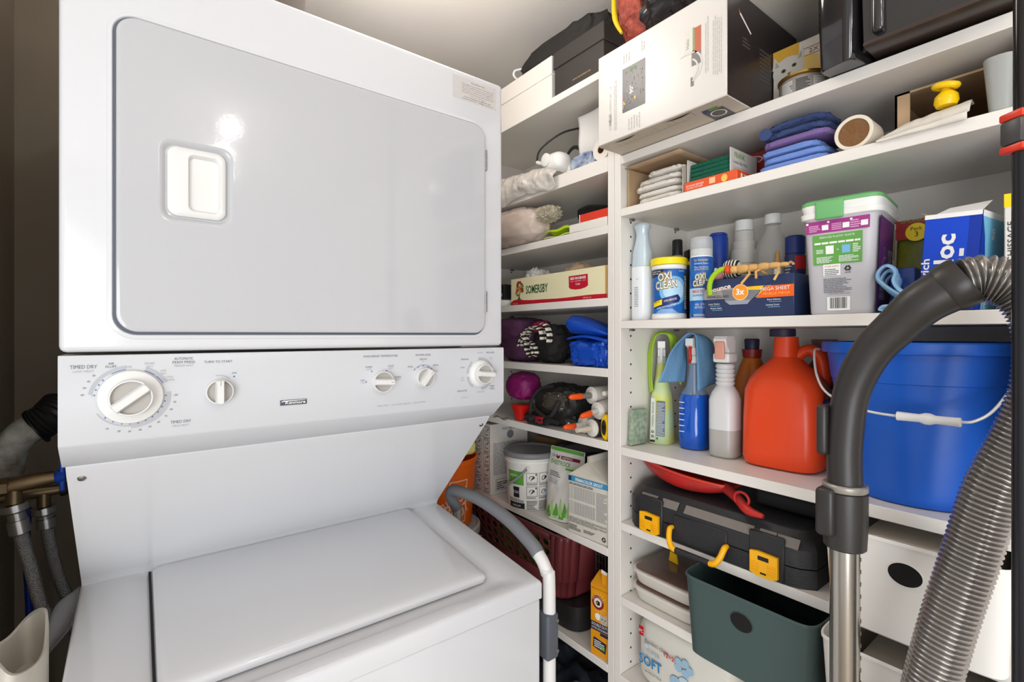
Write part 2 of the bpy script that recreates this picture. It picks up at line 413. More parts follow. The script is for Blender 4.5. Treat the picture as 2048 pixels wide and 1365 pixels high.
d.fn = plane_fn(Vector((0, .8188, 0))-O, (1, 0, 0), (0, 0, 1))
d.text('Kenmore', .1975, 1.2823, .0045, WHITE, width=.030, bold=.02, shear=.15)
d.poly([(.1765, 1.2855), (.180, 1.2862), (.213, 1.2872), (.213, 1.2878), (.180, 1.2878), (.178, 1.2870)], WHITE, .0003)
lg.build('badge', mach)
def knob(name, x, z, r, rbar, ang, skirt=0, depth=.020):
    k = MB(); M = Matrix.Translation(Vector((x, .8205, z))-O) @ Matrix.Rotation(PI/2, 4, 'X') @ Matrix.Rotation(ang, 4, 'Z')
    if skirt:
        k.lathe([(skirt, 0), (skirt, .003), (skirt*.96, .006), (r*1.10, .009), (r*1.04, .0095)], KNOB, 48, M=M)
        z0 = .009
    else: z0 = 0
    k.lathe([(r*1.02, z0), (r, z0+.010), (r*.97, z0+.0115), (r*.91, z0+.0115), (r*.90, z0+.006), (r*.2, z0+.005), (.0001, z0+.005)], KNOB, 48, M=M,
            mats=[KNOB, KNOB, KNOB, KNOB, KNOBG, KNOBG], cap=False)
    L = r*.97; w_ = rbar
    k.loft([[Vector((a*f, b_*g, zz)) for a, b_ in [(L*math.cos(math.asin(max(-1, min(1, yy/L)))) * sg if True else 0, yy) for sg, yy in
            [(1, -w_), (1, -w_*.4), (1, w_*.4), (1, w_), (-1, w_), (-1, w_*.4), (-1, -w_*.4), (-1, -w_)]]] for zz, f, g in
            ((z0+.004, 1, 1.1), (z0+.013, 1, 1), (z0+depth-.002, .985, .86), (z0+depth, .96, .66))], KNOB, M=M)
    dd = Dec(k, lambda a, b_, d_: M @ Vector((a, b_, z0+depth+d_)))
    if not skirt: dd.rect(L*.55, -.0006, L*.95, .0006, KNOBG)
    return k.build(name, mach)
knob('dryer_timer_knob', -.0065, 1.3085, .0235, .0062, math.radians(38), .0355, .018)
knob('start_knob', .094, 1.3085, .0175, .0055, PI/2)
knob('temperature_knob', .340, 1.3085, .0185, .0055, math.radians(-3))
knob('water_level_knob', .4215, 1.3115, .0175, .0055, math.radians(52))
knob('wash_cycle_knob', .5475, 1.3125, .0195, .0055, math.radians(-6), .0275, .020)
# dryer door: pressed panel with its own surround
DX0, DX1, DZ0, DZ1 = -.022, .556, 1.394, 1.809
def rl(x0, x1, z0, z1, r, y): return [Vector((x, y, z))-O for x, z in rr_loop(x0, x1, z0, z1, r, 8)]
g = MB()
g.loft([rl(DX0-.0035, DX1+.0035, DZ0-.0035, DZ1+.0035, .026, YF+.001), rl(DX0-.0035, DX1+.0035, DZ0-.0035, DZ1+.0035, .026, YF-.0004),
        rl(DX0+.001, DX1-.001, DZ0+.001, DZ1-.001, .023, YF-.0004)], mat('door_gasket_shadow', (92, 98, 110), .5), cap=False)
g.build('door_gap', mach)
# surround ridge on the cabinet
g = MB()
g.loft([rl(DX0-.010, DX1+.010, DZ0-.010, DZ1+.010, .032, YF+.0005), rl(DX0-.009, DX1+.009, DZ0-.009, DZ1+.009, .031, YF-.0012), rl(DX0-.0045, DX1+.0045, DZ0-.0045, DZ1+.0045, .0265, YF-.0018),
        rl(DX0-.0035, DX1+.0035, DZ0-.0035, DZ1+.0035, .026, YF-.0002)], ENAMEL, cap=False)
g.build('door_surround', mach)
HX0, HX1, HZ0, HZ1 = .030, .104, 1.552, 1.652
def door_front():
    m = MB(); yd = YF-.010
    outer = rl(DX0, DX1, DZ0, DZ1, .024, YF)
    # ring from door edge to handle pocket, matched loops of equal count
    def lp(x0, x1, z0, z1, r, y): return rl(x0, x1, z0, z1, r, y)
    m.loft([outer, lp(DX0, DX1, DZ0, DZ1, .024, yd+.003), lp(DX0+.001, DX1-.001, DZ0+.001, DZ1-.001, .023, yd+.001), lp(DX0+.004, DX1-.004, DZ0+.004, DZ1-.004, .021, yd), lp(DX0+.005, DX1-.005, DZ0+.005, DZ1-.005, .020, yd), lp(HX0-.0075, HX1+.0075, HZ0-.0075, HZ1+.0075, .016, yd),
            lp(HX0-.006, HX1+.006, HZ0-.006, HZ1+.006, .016, yd), lp(HX0-.003, HX1+.003, HZ0-.003, HZ1+.003, .0145, yd+.0015), lp(HX0, HX1, HZ0, HZ1, .013, yd+.005), lp(HX0+.006, HX1-.006, HZ0+.006, HZ1-.006, .010, yd+.0055)], ENAMEL2, cap=False)
    return m
door = door_front().build('dryer_door', mach)
h = MB(); yd = YF-.008
h.loft([rl(HX0+.0025, HX1-.0025, HZ0+.0025, HZ1-.0025, .012, yd+.004), rl(HX0+.0025, HX1-.0025, HZ0+.0025, HZ1-.0025, .012, yd-.001), rl(HX0+.005, HX1-.005, HZ0+.005, HZ1-.005, .010, yd-.003),
        rl(HX0+.026, HX1-.008, HZ0+.010, HZ1-.010, .008, yd-.003), rl(HX0+.027, HX1-.010, HZ0+.012, HZ1-.012, .008, yd-.001), rl(HX0+.029, HX1-.012, HZ0+.014, HZ1-.016, .007, yd+.012), rl(HX0+.04, HX1-.03, HZ0+.03, HZ1-.03, .003, yd+.013)], KNOB)
h.build('door_handle', door)
for z0 in (1.722, 1.437):
    q = MB()
    for i in range(5): q.lathe([(.0026, 0), (.0026, .0078)], STEEL, 12, c=(DX1+.0015-O.x, YF-.008-O.y, z0+i*.0082))
    q.box(Vector((DX1+.0015, YF-.007, z0))-O, Vector((DX1+.004, YF-.0005, z0+.041))-O, STEEL)
    q.build('door_hinge', mach)
# sticker
s = MB(); STM = mat('sticker_clear', (228, 222, 216), .25, alpha=.5)
d = Dec(s, plane_fn(Vector((0, YF, 0))-O, (1, 0, 0), (0, 0, 1)))
d.rect(.485, 1.853, .588, 1.898, STM)
SB = mat('sticker_brown_print', (150, 128, 116), .6); SB2 = mat('sticker_dark_print', (92, 76, 70), .6)
d.text('Most High Efficient - 2023', .543, 1.8905, .0022, SB2, width=.032)
for i, st in enumerate(['This appliance has been inspected and', 'serviced at optimum level in accordance with', 'the Ontario Fire Code and the appliance', "manufacturer's requirements. To reduce the", 'risk of fire, this service should be performed', 'every 12 to 24 months.']):
    d.text(st, .543, 1.8845-i*.0040, .0021, SB, width=.074 if i < 5 else .038)
d.text('Dryer vent experts, inc. (888) 401-1639', .543, 1.8598, .0023, SB2, width=.062)
d.text('www.dryervents.com    info@dryervents.com', .543, 1.8558, .0021, SB2, width=.074)
s.build('inspection_sticker', mach)
# ================================================================== shelving: two white units side by side
XS, XB = .85, 1.115
def unit(label, y0, y1, ztop, levels, holes_y):
    u = thing('shelving_unit', label, 'shelves', (XS, (y0+y1)/2, 0), 0, None); o = Vector((XS, (y0+y1)/2, 0))
    for (a, c) in ((y0, y0+.018), (y1-.018, y1)):
        p = MB(); p.box(Vector((XS, a, 0))-o, Vector((XB-.008, c, ztop))-o, LAM, .0008, 1)
        fy = c if a == y0 else a; sg = 1 if a == y0 else -1
        for hx in (.885, 1.055):
            z = .30
            while z < ztop-.05:
                n = 8; p.add([Vector((hx+.0026*math.cos(2*PI*i/n), fy+sg*.0003, z+.0026*math.sin(2*PI*i/n)))-o for i in range(n)], [list(range(n))], DARK, False); z += .032
        p.build('side_panel', u)
    p = MB(); p.box(Vector((XB-.008, y0, 0))-o, Vector((XB, y1, ztop))-o, LAM); p.build('back_panel', u)
    for (z0, z1, pins) in levels:
        p = MB(); p.box(Vector((XS, y0+.0185, z0))-o, Vector((XB-.008, y1-.0185, z1))-o, LAM, .0008, 1)
        sh = p.build('shelf', u)
        if pins:
            for hx in (.885, 1.055):
                for fy, sg in ((y0+.018, 1), (y1-.018, -1)):
                    q = MB(); q.box(Vector((hx-.006, min(fy, fy+sg*.008), z0-.005))-o, Vector((hx+.006, max(fy, fy+sg*.008), z0))-o, STEEL, .001)
                    q.build('shelf_pin', sh)
    return u
U1 = unit('white bookcase shelving behind the washer dryer, left of the pair, packed with bags and boxes', .734, 1.40, 2.003,
     [(1.985, 2.003, 0), (1.763, 1.797, 0), (1.622, 1.641, 1), (1.457, 1.475, 1), (1.294, 1.313, 1), (1.127, 1.146, 1), (.885, .903, 1), (.620, .638, 1), (.10, .118, 0)], 0)
U2 = unit('white bookcase shelving right of the centre divider holding cleaning bottles and bins', .067, .733, 2.003,
     [(1.985, 2.003, 0), (1.768, 1.787, 0), (1.652, 1.670, 1), (1.404, 1.422, 1), (1.124, 1.143, 1), (.958, .976, 1), (.793, .812, 1), (.62, .638, 0), (.10, .118, 0)], 0)
# ================================================================== goods in the left unit
def boxm(mb, dx, dy, dz, m, r=.0012): return mb.box((0, -dy/2, 0), (dx, dy/2, dz), m, r, 1)
def side_r(dy): return plane_fn((0, -dy/2, 0), (1, 0, 0), (0, 0, 1))
def top_fn(z): return plane_fn((0, 0, z), (0, -1, 0), (1, 0, 0))
def bot_fn(): return plane_fn((0, 0, 0), (0, -1, 0), (-1, 0, 0))
def tri_recycle(d, a, b, r, m):
    for k in range(3):
        t = math.radians(90+120*k); u = math.radians(90+120*k+120)
        p = Vector((a+r*math.cos(t), b+r*math.sin(t))); q = Vector((a+r*math.cos(u), b+r*math.sin(u)))
        e = (q-p); n = Vector((-e.y, e.x)).normalized()*r*.2
        p2 = p+e*.16; q2 = p+e*.70
        d.poly([tuple(p2-n), tuple(q2-n), tuple(q2+n), tuple(p2+n)][::1], m, .0002)
        d.poly([tuple(q2-n*2), tuple(q2+e*.2), tuple(q2+n*2)], m, .0002)
def shoebox(name, label, loc, dx, dy, dz, lid, m, group=None, txt=None):
    t = thing(name, label, 'box', loc)
    b = MB(); boxm(b, dx, dy, dz-.002, m)
    if txt:
        d = Dec(b, front(0)); d.text(txt, 0.012, .016, .005, mat('gold_print', (190, 160, 105), .5), shear=.2)
    b.build('box_body', t)
    b = MB(); b.box((-.003, -dy/2-.003, dz-lid), (dx+.003, dy/2+.003, dz), m, .0012, 1); b.build('lid', t)
    return t
M_WB = mat('white_card', (228, 222, 214), .55); M_BB = mat('black_card', (52, 47, 44), .5, bump=.03, bscale=200)
shoebox('shoebox', 'white lidded shoebox on the top shelf beside the washer dryer', (.862, 1.105, 2.0035), .22, .30, .118, .048, M_WB)
shoebox('shoebox', 'black lidded shoebox with gold lettering on the top shelf', (.856, .853, 2.0035), .22, .168, .113, .042, M_BB, txt='www.manitobah.com')
M_BF = mat('black_fabric', (38, 35, 33), .75, bump=.3, bscale=60)
b = MB(); b.soft((.075, 0, .038), (.062, .168, .040), M_BF, .10, 3, 4, e=3.4, floor=0, ridge=.05)
d = Dec(b, plane_fn((.02, .1675, .0), (1, 0, 0), (0, 0, 1)))
o = b.build('fabric_bag'); o.location = (.866, .975, 2.1235)
q = MB(); q.tube([(.030, .150, .048), (.012, .158, .040), (.010, .160, .026), (.026, .160, .018)], .0032, WPLAST, 8); q.build('white_trim', o)
tag(o, 'soft black fabric bag lying along the tops of the two shoeboxes', 'bag')
# ---- compartment under the top shelf (z 1.797)
z = 1.7975
b = MB(); M_ENV = mat('white_mailer', (226, 224, 220), .35, bump=.15, bscale=40)
b.grid(lambda u, v: Vector((.006*math.sin(u*5)+.004*math.sin(v*9+u*3)-.02*v, .078-.156*u, .004+.165*v)), 24, 20, M_ENV)
d = Dec(b, lambda a, c, dd: Vector((.006*math.sin((.078+a)/.156*5)+.004*math.sin(c/.165*9+(.078+a)/.156*3)-.02*(c/.165)-.002-dd, -a, c+.004)), .01)
tri_recycle(d, .002, .075, .010, BLACK)
for i, s_ in enumerate(('This bag is 100% recycled', 'Please reuse or recycle', 'at your local depot')): d.text(s_, .004, .052-i*.005, .0026, BLACK, width=.05-.008*i)
o = b.build('mailer_bag', solid=.0012); o.location = (.945, .846, z); tag(o, 'white plastic mailer with black recycling mark standing under the black shoebox', 'mailer bag')
t = thing('garment_steamer', 'white handheld steamer with black cord under the white shoebox', 'steamer', (.962, .985, z+.0005))
b = MB(); b.box((-.03, -.045, 0), (.05, .05, .060), WPLAST, .012, 3); b.soft((-.035, .018, .066), (.033, .040, .030), WPLAST, .03, 2, 3); b.build('body', t)
q = MB(); q.lathe([(.018, 0), (.018, .012), (.012, .014)], WPLAST, 24, M=Matrix.Translation((-.058, .030, .075)) @ Matrix.Rotation(-PI/2, 4, 'Y')); q.build('dial', t)
q = MB(); q.tube([(-.06, .075, .082), (-.062, .055, .072), (-.066, .035, .068)], .0055, WPLAST, 10); q.build('strain_relief', t)
q = MB(); q.tube([(-.06, .078, .084), (-.05, .075, .12), (-.02, .04, .155), (.0, .0, .165), (.02, -.05, .155), (.03, -.06, .10)], .0028, mat('black_cord', (36, 34, 32), .5), 8)
for k in range(4): q.tube([(.0+.004*k, .04-.1*i/12+.004*k, .065+.045*math.sin(PI*i/12)+.004*k) for i in range(13)], .0025, mat('black_cord', (36, 34, 32), .5), 8)
q.build('cord', t)
b = MB(); M_GRN = mat('sage_cotton', (150, 180, 160), .9, bump=.3, bscale=90)
b.soft((.04, 0, .020), (.055, .052, .018), M_GRN, .12, 3, 11, e=3, floor=0, ridge=.12); b.soft((.045, -.005, .046), (.05, .045, .014), M_GRN, .15, 3, 12, e=3, ridge=.12)
o = b.build('folded_cloth'); o.location = (.900, 1.112, z+.003); tag(o, 'sage green cloth folded next to the washer dryer, high on the left', 'cloth')
b = MB(); b.soft((.05, 0, .036), (.045, .038, .03), mat('cellophane', (220, 205, 195), .15, alpha=.55), .2, 5, 13, ridge=.2, floor=.001)
b.soft((.05, 0, .036), (.035, .03, .02), mat('red_brown_snack', (170, 70, 48), .6, rgb2=(225, 205, 190), vscale=30), .2, 5, 14)
o = b.build('plastic_packet'); o.location = (.95, 1.222, z+.003); tag(o, 'crinkled clear packet with red contents behind the sage green cloth', 'packet')
b = MB(); b.box((0, -.024, 0), (.036, .024, .030), mat('teal_card', (38, 92, 92), .5), .002); o = b.build('teal_box'); o.location = (.888, 1.026, z)
tag(o, 'small teal box between the sage cloth and the steamer', 'box')
b = MB(); b.soft((.027, 0, .024), (.022, .042, .022), mat('blue_film', (74, 96, 140), .2, rgb2=(190, 200, 215), vscale=25), .15, 4, 15, floor=0, ridge=.2)
o = b.build('plastic_packet'); o.location = (.866, .862, z+.0005); tag(o, 'shiny blue plastic packet at the foot of the white mailer', 'packet')
t = thing('paper_roll', 'white paper roll with brown core at the right end of the high left shelf', 'roll', (.858, .780, z+.0256))
b = MB(); b.loft([[Vector((x, r*math.cos(2*PI*i/28), r*math.sin(2*PI*i/28))) for i in range(28)] for x, r in ((.06, .009), (.06, .025), (0, .025), (0, .0095), (.06, .0095))], M_WB, cap=False)
b.build('paper', t)
b = MB(); b.loft([[Vector((x, r*math.cos(2*PI*i/28), r*math.sin(2*PI*i/28))) for i in range(28)] for x, r in ((-.0005, .0096), (-.0005, .0085), (.055, .0085))], mat('brown_core', (105, 68, 36), .9), cap=False); b.build('core', t)
# film draped over the shelf lip
b = MB(); M_FILM = mat('milky_film', (224, 218, 210), .22, alpha=.72, bump=.3, bscale=50)
def filmf(u, v):
    y = 1.20-.285*u; n = noise.fractal(Vector((u*7, v*3, 4)), 1, 2, 4)
    n2 = noise.noise(Vector((u*3-v*4, v*6, 9)))
    if v < .5:
        k = v/.5; x = .882-.035*k; zz = z+.048*math.sin(k*PI*.7)**.8*(1-.75*u**3)+.014*n2*math.sin(k*PI)
        zz = max(zz, z+.003)
    else:
        k = (v-.5)/.5; hang = (.052+.012*math.sin(u*9))*(1-.15*u)
        x = .8465-.004-.012*math.sin(k*PI)*(1+n)-.003*abs(n); zz = z+.048*.81*(1-.75*u**3)*(1-k)-hang*k*.62
    return Vector((x, y, max(zz+.006*n, z+.002) if v < .5 else zz+.006*n))
b.grid(filmf, 70, 44, M_FILM); o = b.build('plastic_sheet', solid=.0006); tag(o, 'crumpled milky plastic sheet spilling over the high left shelf edge', 'plastic sheet')
# ---- z 1.641
z = 1.6415
t = thing('wrapped_bundle', 'pinkish bundle wrapped in crinkled plastic bulging over the shelf edge', 'bundle', (.872, 1.12, z))
b = MB(); b.soft((0, 0, .052), (.052, .125, .050), mat('pink_paper', (192, 152, 138), .6, rgb2=(214, 196, 182), vscale=7, bump=.15, bscale=30), .06, 2.5, 21, ridge=.06, floor=.001)
b.build('contents', t)
b = MB(); M_CR = mat('crinkled_film', (222, 216, 206), .14, alpha=.38, bump=.3, bscale=40)
b.soft((0, 0, .053), (.056, .130, .0535), M_CR, .06, 2.5, 22, ridge=.07, nu=72, nv=40, floor=.0005); b.soft((-.004, -.135, .070), (.026, .048, .020), mat('twisted_film', (190, 182, 160), .25, alpha=.7, bump=.4, bscale=60), .15, 5, 23, ridge=.2, nu=60); b.build('wrapping', t)
t = thing('bin_bag_roll', 'black roll of bin bags lying at the back above the lime green pouch', 'bin bags', (.952, .882, z+.033))
b = MB(); b.tube([(.0, .055, .030), (.01, .03, .033), (.02, -.03, .026), (.03, -.10, .022)], [.026, .031, .027, .024], mat('black_bin_plastic', (24, 22, 22), .22, bump=.8, bscale=50), 24); b.soft((.03, -.01, -.002), (.045, .075, .024), mat('black_bin_plastic', (24, 22, 22), .22), .2, 4, 25, ridge=.2)
b.build('roll', t)
b = MB(); b.prism([(-.01, .0), (.012, .004), (.0, -.018)], .003, mat('yellow_card', (200, 150, 60), .6), 'x'); o = b.build('paper_corner', t); o.location = (-.012, .045, -.004)
b = MB(); M_LIME = mat('lime_plastic', (176, 205, 30), .35)
b.grid(lambda u, v: Vector((.002+.06*v, .050-.100*u, .010+.016*math.sin(PI*min(1, v*1.4+.1))*(.5+.5*math.sin(u*PI))+.003*math.sin(u*9+v*5))), 24, 10, M_LIME)
b.grid(lambda u, v: Vector((.002+.06*v, .050-.100*u, .001+.002*math.sin(u*9+v*5))), 24, 10, mat('pale_lime', (205, 214, 140), .4))
o = b.build('lime_pouch', solid=.002); o.location = (.856, .932, z+.003); tag(o, 'flat lime green plastic pouch beside the plastic wrapped bundle', 'pouch')
b = MB(); boxm(b, .06, .122, .0205, M_WB); o = b.build('flat_box'); o.location = (.8505, .817, z); tag(o, 'flat white box lying under the red box', 'box')
b = MB(); boxm(b, .05, .090, .0200, mat('red_card', (214, 60, 40), .4)); d = Dec(b, front(0)); d.rect(.0445-.0905, .0, -.0435, .02, WHITE); o = b.build('red_box'); o.location = (.855, .801, z+.021); tag(o, 'slim red box on top of the flat white box', 'box')
# ---- z 1.475 : printed carton and bits
z = 1.4755
L_, Hc = .375, .076
t = thing('drinks_carton', 'cream and red printed drinks carton with a fruit tree picture', 'carton', (.862, .9480, z), math.radians(-1.2))
CREAM = mat('cream_card', (232, 224, 184), .5); CRED = mat('carton_red', (186, 22, 44), .45); CGRN = mat('carton_green', (34, 82, 44), .5)
b = MB()
th = .003
b.box((0, -L_/2, 0), (th, L_/2, Hc), CREAM); b.box((.14-th, -L_/2, 0), (.14, L_/2, Hc), CREAM); b.box((th, -L_/2, 0), (.14-th, -L_/2+th, Hc), CREAM); b.box((th, L_/2-th, 0), (.14-th, L_/2, Hc), CREAM); b.box((th, -L_/2+th, 0), (.14-th, L_/2-th, th), CREAM)
d = Dec(b, front(0)); l = -L_/2
pts = [(l, 0), (-l, 0), (-l, .010)]+[(-l-i*L_*.72/8, .010+.001*math.sin(i)) for i in range(1, 9)]+[(l+.075-i*.0125, .010+.006*math.sin(PI*(i)/7)) for i in range(1, 6)]+[(l, .009)]
d.poly(pts, CRED)
d.rect(-l-.006, .0, -l, Hc, mat('carton_orange', (196, 150, 84), .5))
d.text('SOMERSBY', l+.118, .030, .022, CGRN, width=.094, bold=.02)
d.poly([(.058, .062), (.125, .062), (.126, .034), (.118, .030), (.100, .027), (.082, .027), (.064, .030), (.059, .034)], CRED)
d.text('RED RHUBARB', .0915, .052, .0062, WHITE, width=.054, bold=.02); d.rect(.064, .0475, .076, .0481, WHITE, .0003); d.text('FLAVOURED', .0915, .0465, .0024, WHITE, width=.022); d.rect(.107, .0475, .119, .0481, WHITE, .0003); d.text('Cider', .0915, .038, .0052, WHITE)
d.text('4.5% alc./vol.', .123, .0035, .0034, CREAM, width=.028); d.text('Exciting Cider', l+.022, .0035, .003, CREAM, width=.024)
rd = random.Random(5); TC = [CRED, mat('leaf_green', (90, 140, 50), .5), CGRN, mat('leaf_lime', (170, 185, 60), .5), mat('leaf_pink', (226, 130, 100), .5), mat('fruit_red', (205, 50, 40), .5)]
d.poly([(l+.030, .016), (l+.036, .020), (l+.038, .035), (l+.041, .035), (l+.042, .020), (l+.050, .016)], CGRN, .0002)
for k in range(34):
    a = rd.uniform(0, 2*PI); r_ = rd.uniform(0, 1)**.5; d.disc(l+.039+.020*r_*math.cos(a), .046+.019*r_*math.sin(a), rd.uniform(.003, .0055), TC[k % 6], .0003+.0001*(k % 5), n=12)
b.build('carton_body', t)
b = MB(); b.soft((0, 0, .05), (.045, .052, .045), mat('brown_paper', (190, 160, 128), .8, bump=.3, bscale=40, var=.06), .14, 3, 31, ridge=.15); o = b.build('paper_bag'); o.location = (.933, .915, z+.006); tag(o, 'crumpled brown paper bag inside the drinks carton', 'paper bag')
b = MB(); b.soft((0, 0, .058), (.038, .032, .042), mat('white_tissue', (226, 222, 216), .6), .16, 4, 33, ridge=.3); o = b.build('tissue_bundle'); o.location = (.93, 1.088, z+.004); tag(o, 'bunched white plastic at the left end inside the drinks carton', 'bundle')
t = thing('small_bottle', 'small white bottle with orange cap lying in the drinks carton', 'bottle', (.900, 1.008, z+.056))
b = MB(); Mx = Matrix.Rotation(-PI/2, 4, 'Y'); b.lathe([(.013, -.06), (.016, -.05), (.016, 0), (.012, .004)], WPLAST, 20, M=Mx)
d = Dec(b, front(-.0005)); d.fn = lambda a, c, dd: Vector((-.0045-dd, -a, c)); d.text('PG', 0, -.004, .008, CGRN); b.build('bottle_body', t)
b = MB(); b.box((-.012, .014, -.008), (.01, .040, .008), mat('orange_plastic', (230, 130, 30), .4), .004); b.build('cap', t)
for i, (yy, rr, hh) in enumerate(((.85, .030, .060), (.787, .026, .058))):
    t = thing('glass_jar', ('dim glass jar behind the drinks carton, left of two' if i == 0 else 'dim glass jar behind the drinks carton next to the shelf side'), 'jar', (1.045, yy, z), 0, 'jars at the back of the shelf')
    b = MB(); b.lathe([(rr*.9, 0), (rr, .004), (rr, hh), (rr*.9, hh+.006)], mat('dusky_glass', (140, 124, 114), .15, alpha=.8), 28); b.build('jar_body', t)
    b = MB(); b.lathe([(rr*.98, hh+.0065), (rr*.98, hh+.020), (rr*.9, hh+.022)], mat('pale_lid', (190, 176, 164), .5), 28); b.build('lid', t)
t = thing('black_gadget_box', 'small black box with a blue and white label beside the dryer edge', 'box', (.853, 1.1765, z+.022))
b = MB(); boxm(b, .06, .045, .042, mat('black_gloss_card', (26, 26, 28), .35)); d = Dec(b, front(0)); d.rect(-.004, .006, .0155, .016, mat('label_blue', (110, 160, 200), .4)); d.text('DYMO', .006, .008, .006, WHITE, width=.016); b.build('box_body', t)
t = thing('white_tray', 'white shallow dish under the small black box', 'dish', (.888, 1.19, z))
b = MB(); b.lathe([(.028, 0), (.036, .012), (.038, .018), (.035, .0185), (.03, .006), (.001, .004)], WPLAST, 32); b.build('dish_body', t)
b = MB(); b.box((0, -.10, 0), (.10, .10, .105), mat('dull_white_card', (206, 200, 186), .6), .002); o = b.build('storage_box'); o.location = (.985, 1.255, z); tag(o, 'plain off-white box standing at the back left behind the bunched plastic', 'box')
# ---- z 1.313
z = 1.3135
b = MB(); M_PUR = mat('purple_fabric', (80, 42, 74), .85, bump=.3, bscale=60)
b.soft((.055, 0, .063), (.06, .070, .062), M_PUR, .08, 2.5, 41, e=3.5, floor=0.0005, ridge=.10); b.soft((.03, .005, .092), (.045, .066, .036), M_PUR, .06, 2, 42, e=3, ridge=.08)
o = b.build('purple_bag'); o.location = (.866, 1.138, z); tag(o, 'purple fabric bag stuffed on the shelf beside the dial panel', 'bag')
t = thing('striped_scarf', 'black and white striped cloth coiled between the purple bag and blue tarp', 'cloth', (.864, 1.003, z))
ST = stripes('black_white_stripe', (222, 214, 198), (28, 24, 24), 38, 'Y', .8)
def strip(pts, wv, n=9, seg=8):
    P, _ = catmull([Vector(p) for p in pts], [0]*len(pts), 8); q = MB(); vs = []; fs = []; L = len(P); s_ = 0
    return P
def ribbon(mb, pts, width, mats, per=.0075, axis=(1, 0, 0)):
    P, _ = catmull([Vector(p) for p in pts], [0]*len(pts), 14); s_ = 0; ax = Vector(axis)
    for i in range(len(P)-1):
        e = P[i+1]-P[i]; s_ += e.length; m = mats[int(s_/per) % len(mats)]
        bend = [Vector((0, 0, 0)), e.cross(ax).normalized()*.004, Vector((0, 0, 0))]
        for k in range(2):
            a0 = ax*width*(k/2-.5)+bend[k]; a1 = ax*width*((k+1)/2-.5)+bend[k+1]
            mb.add([P[i]+a0, P[i+1]+a0, P[i+1]+a1, P[i]+a1], [[0, 1, 2, 3]], m, True)
SB1 = mat('stripe_cream', (224, 216, 200), .85); SB0 = mat('stripe_black', (24, 21, 21), .85)
b = MB()
ribbon(b, [(-.01, .055, .055), (-.012, .04, .085), (-.012, .01, .098), (-.012, -.022, .088), (-.012, -.03, .060)], .030, [SB1, SB0])
ribbon(b, [(-.01, -.02, .105), (-.012, -.040, .100), (-.012, -.052, .075), (-.012, -.048, .052)], .022, [SB1, SB0])
ribbon(b, [(-.018, .048, .080), (-.018, .032, .055), (-.018, .030, .035), (-.018, .012, .018), (-.018, .000, .030), (-.018, .010, .050), (-.018, .03, .06)], .026, [SB1, SB0])
ribbon(b, [(-.012, .070, .045), (-.012, .058, .070), (-.012, .035, .078)], .026, [SB1, SB0])
b.build('striped_cloth', t, solid=.0015)
b = MB(); b.soft((.05, -.004, .053), (.050, .050, .050), SB0, .14, 3, 44, floor=0.0005, ridge=.15); b.build('black_lining', t)
b = MB(); b.soft((.03, .03, .098), (.02, .024, .016), mat('crimson_cloth', (150, 34, 60), .85), .2, 3, 45, ridge=.3); b.build('crimson_fold', t)
b = MB(); b.soft((0, 0, .05), (.042, .12, .050), mat('black_knit', (20, 18, 19), .9, bump=.4, bscale=50), .12, 4, 46, floor=0.0005, ridge=.15); o = b.build('black_clothing'); o.location = (1.045, .93, z); tag(o, 'crumpled black clothing behind the striped cloth', 'clothes')
t = thing('blue_tarp_bag', 'folded shiny bright blue tarp bag next to the centre divider', 'tarp bag', (.865, .832, z))
M_TARP = mat('blue_tarp', (20, 72, 176), .28, bump=.5, bscale=220)
b = MB()
def tarp(u, v):      # lower folded slab
    n = noise.fractal(Vector((u*3, v*3, 2)), 1, 2, 4)
    return Vector((-.005+.012*n+.010*math.sin(v*PI*3), .098-.165*u+(-.02)*(v-.5)**2*4, .0015+.062*v+.010*n*u))
b.soft((.045, -.004, .031), (.053, .066, .031), M_TARP, .09, 2.6, 51, e=4.5, floor=0.0005, ridge=.16, nu=80, nv=44)
b.build('lower_fold', t)
b = MB()
sec = lambda y, x0, z0, hh, ww: [Vector((x0+ww*math.cos(2*PI*i/20)*1.0, y, z0+hh*math.sin(2*PI*i/20)+.002*math.sin(i*2.3))) for i in range(20)]
b.loft([sec(.070, .02, .105, .004, .02), sec(.066, .02, .104, .022, .03), sec(.055, .02, .103, .027, .035), sec(.02, .025, .098, .023, .04), sec(-.03, .03, .088, .014, .04), sec(-.066, .035, .078, .007, .04), sec(-.07, .035, .077, .003, .03)], M_TARP)
b.build('upper_fold', t, sub=1)
b = MB(); b.grid(lambda u, v: Vector((-.01+.09*v, .060-.13*u, .066+.006*math.sin(u*4)+.004*math.sin(v*8))), 20, 10, M_TARP); b.build('middle_fold', t, solid=.004)
# ---- z 1.146
z = 1.1465
t = thing('mesh_pouch', 'magenta mesh pouch below the purple bag, next to the wash cycle dial', 'pouch', (.860, 1.125, z+.052))
M_MAG = mat('magenta_mesh', (132, 20, 96), .5, bump=.6, bscale=300)
b = MB(); b.soft((.045, 0, .042), (.045, .050, .040), M_MAG, .08, 2.5, 61, ridge=.08); b.build('pouch_body', t)
b = MB(); ME = mat('pale_mesh', (190, 120, 150), .5)
for i in range(9):
    for j in range(5): b.box((-.0045, -.022+j*.007, .028+i*.004), (-.0035, -.018+j*.007, .0292+i*.004), ME)
o = b.build('mesh_highlight', t); o['kind'] = 'stuff'; bpy.data.objects.remove(o)
t = thing('red_scoop', 'red plastic scoop wedged under the magenta pouch', 'scoop', (.880, 1.100, z+.001))
b = MB(); b.bottle([(0, .02, .016, 3), (.02, .024, .020, 3), (.044, .034, .030, 3)], mat('red_plastic', (196, 28, 22), .3), 28, cap=True); b.build('scoop_body', t)
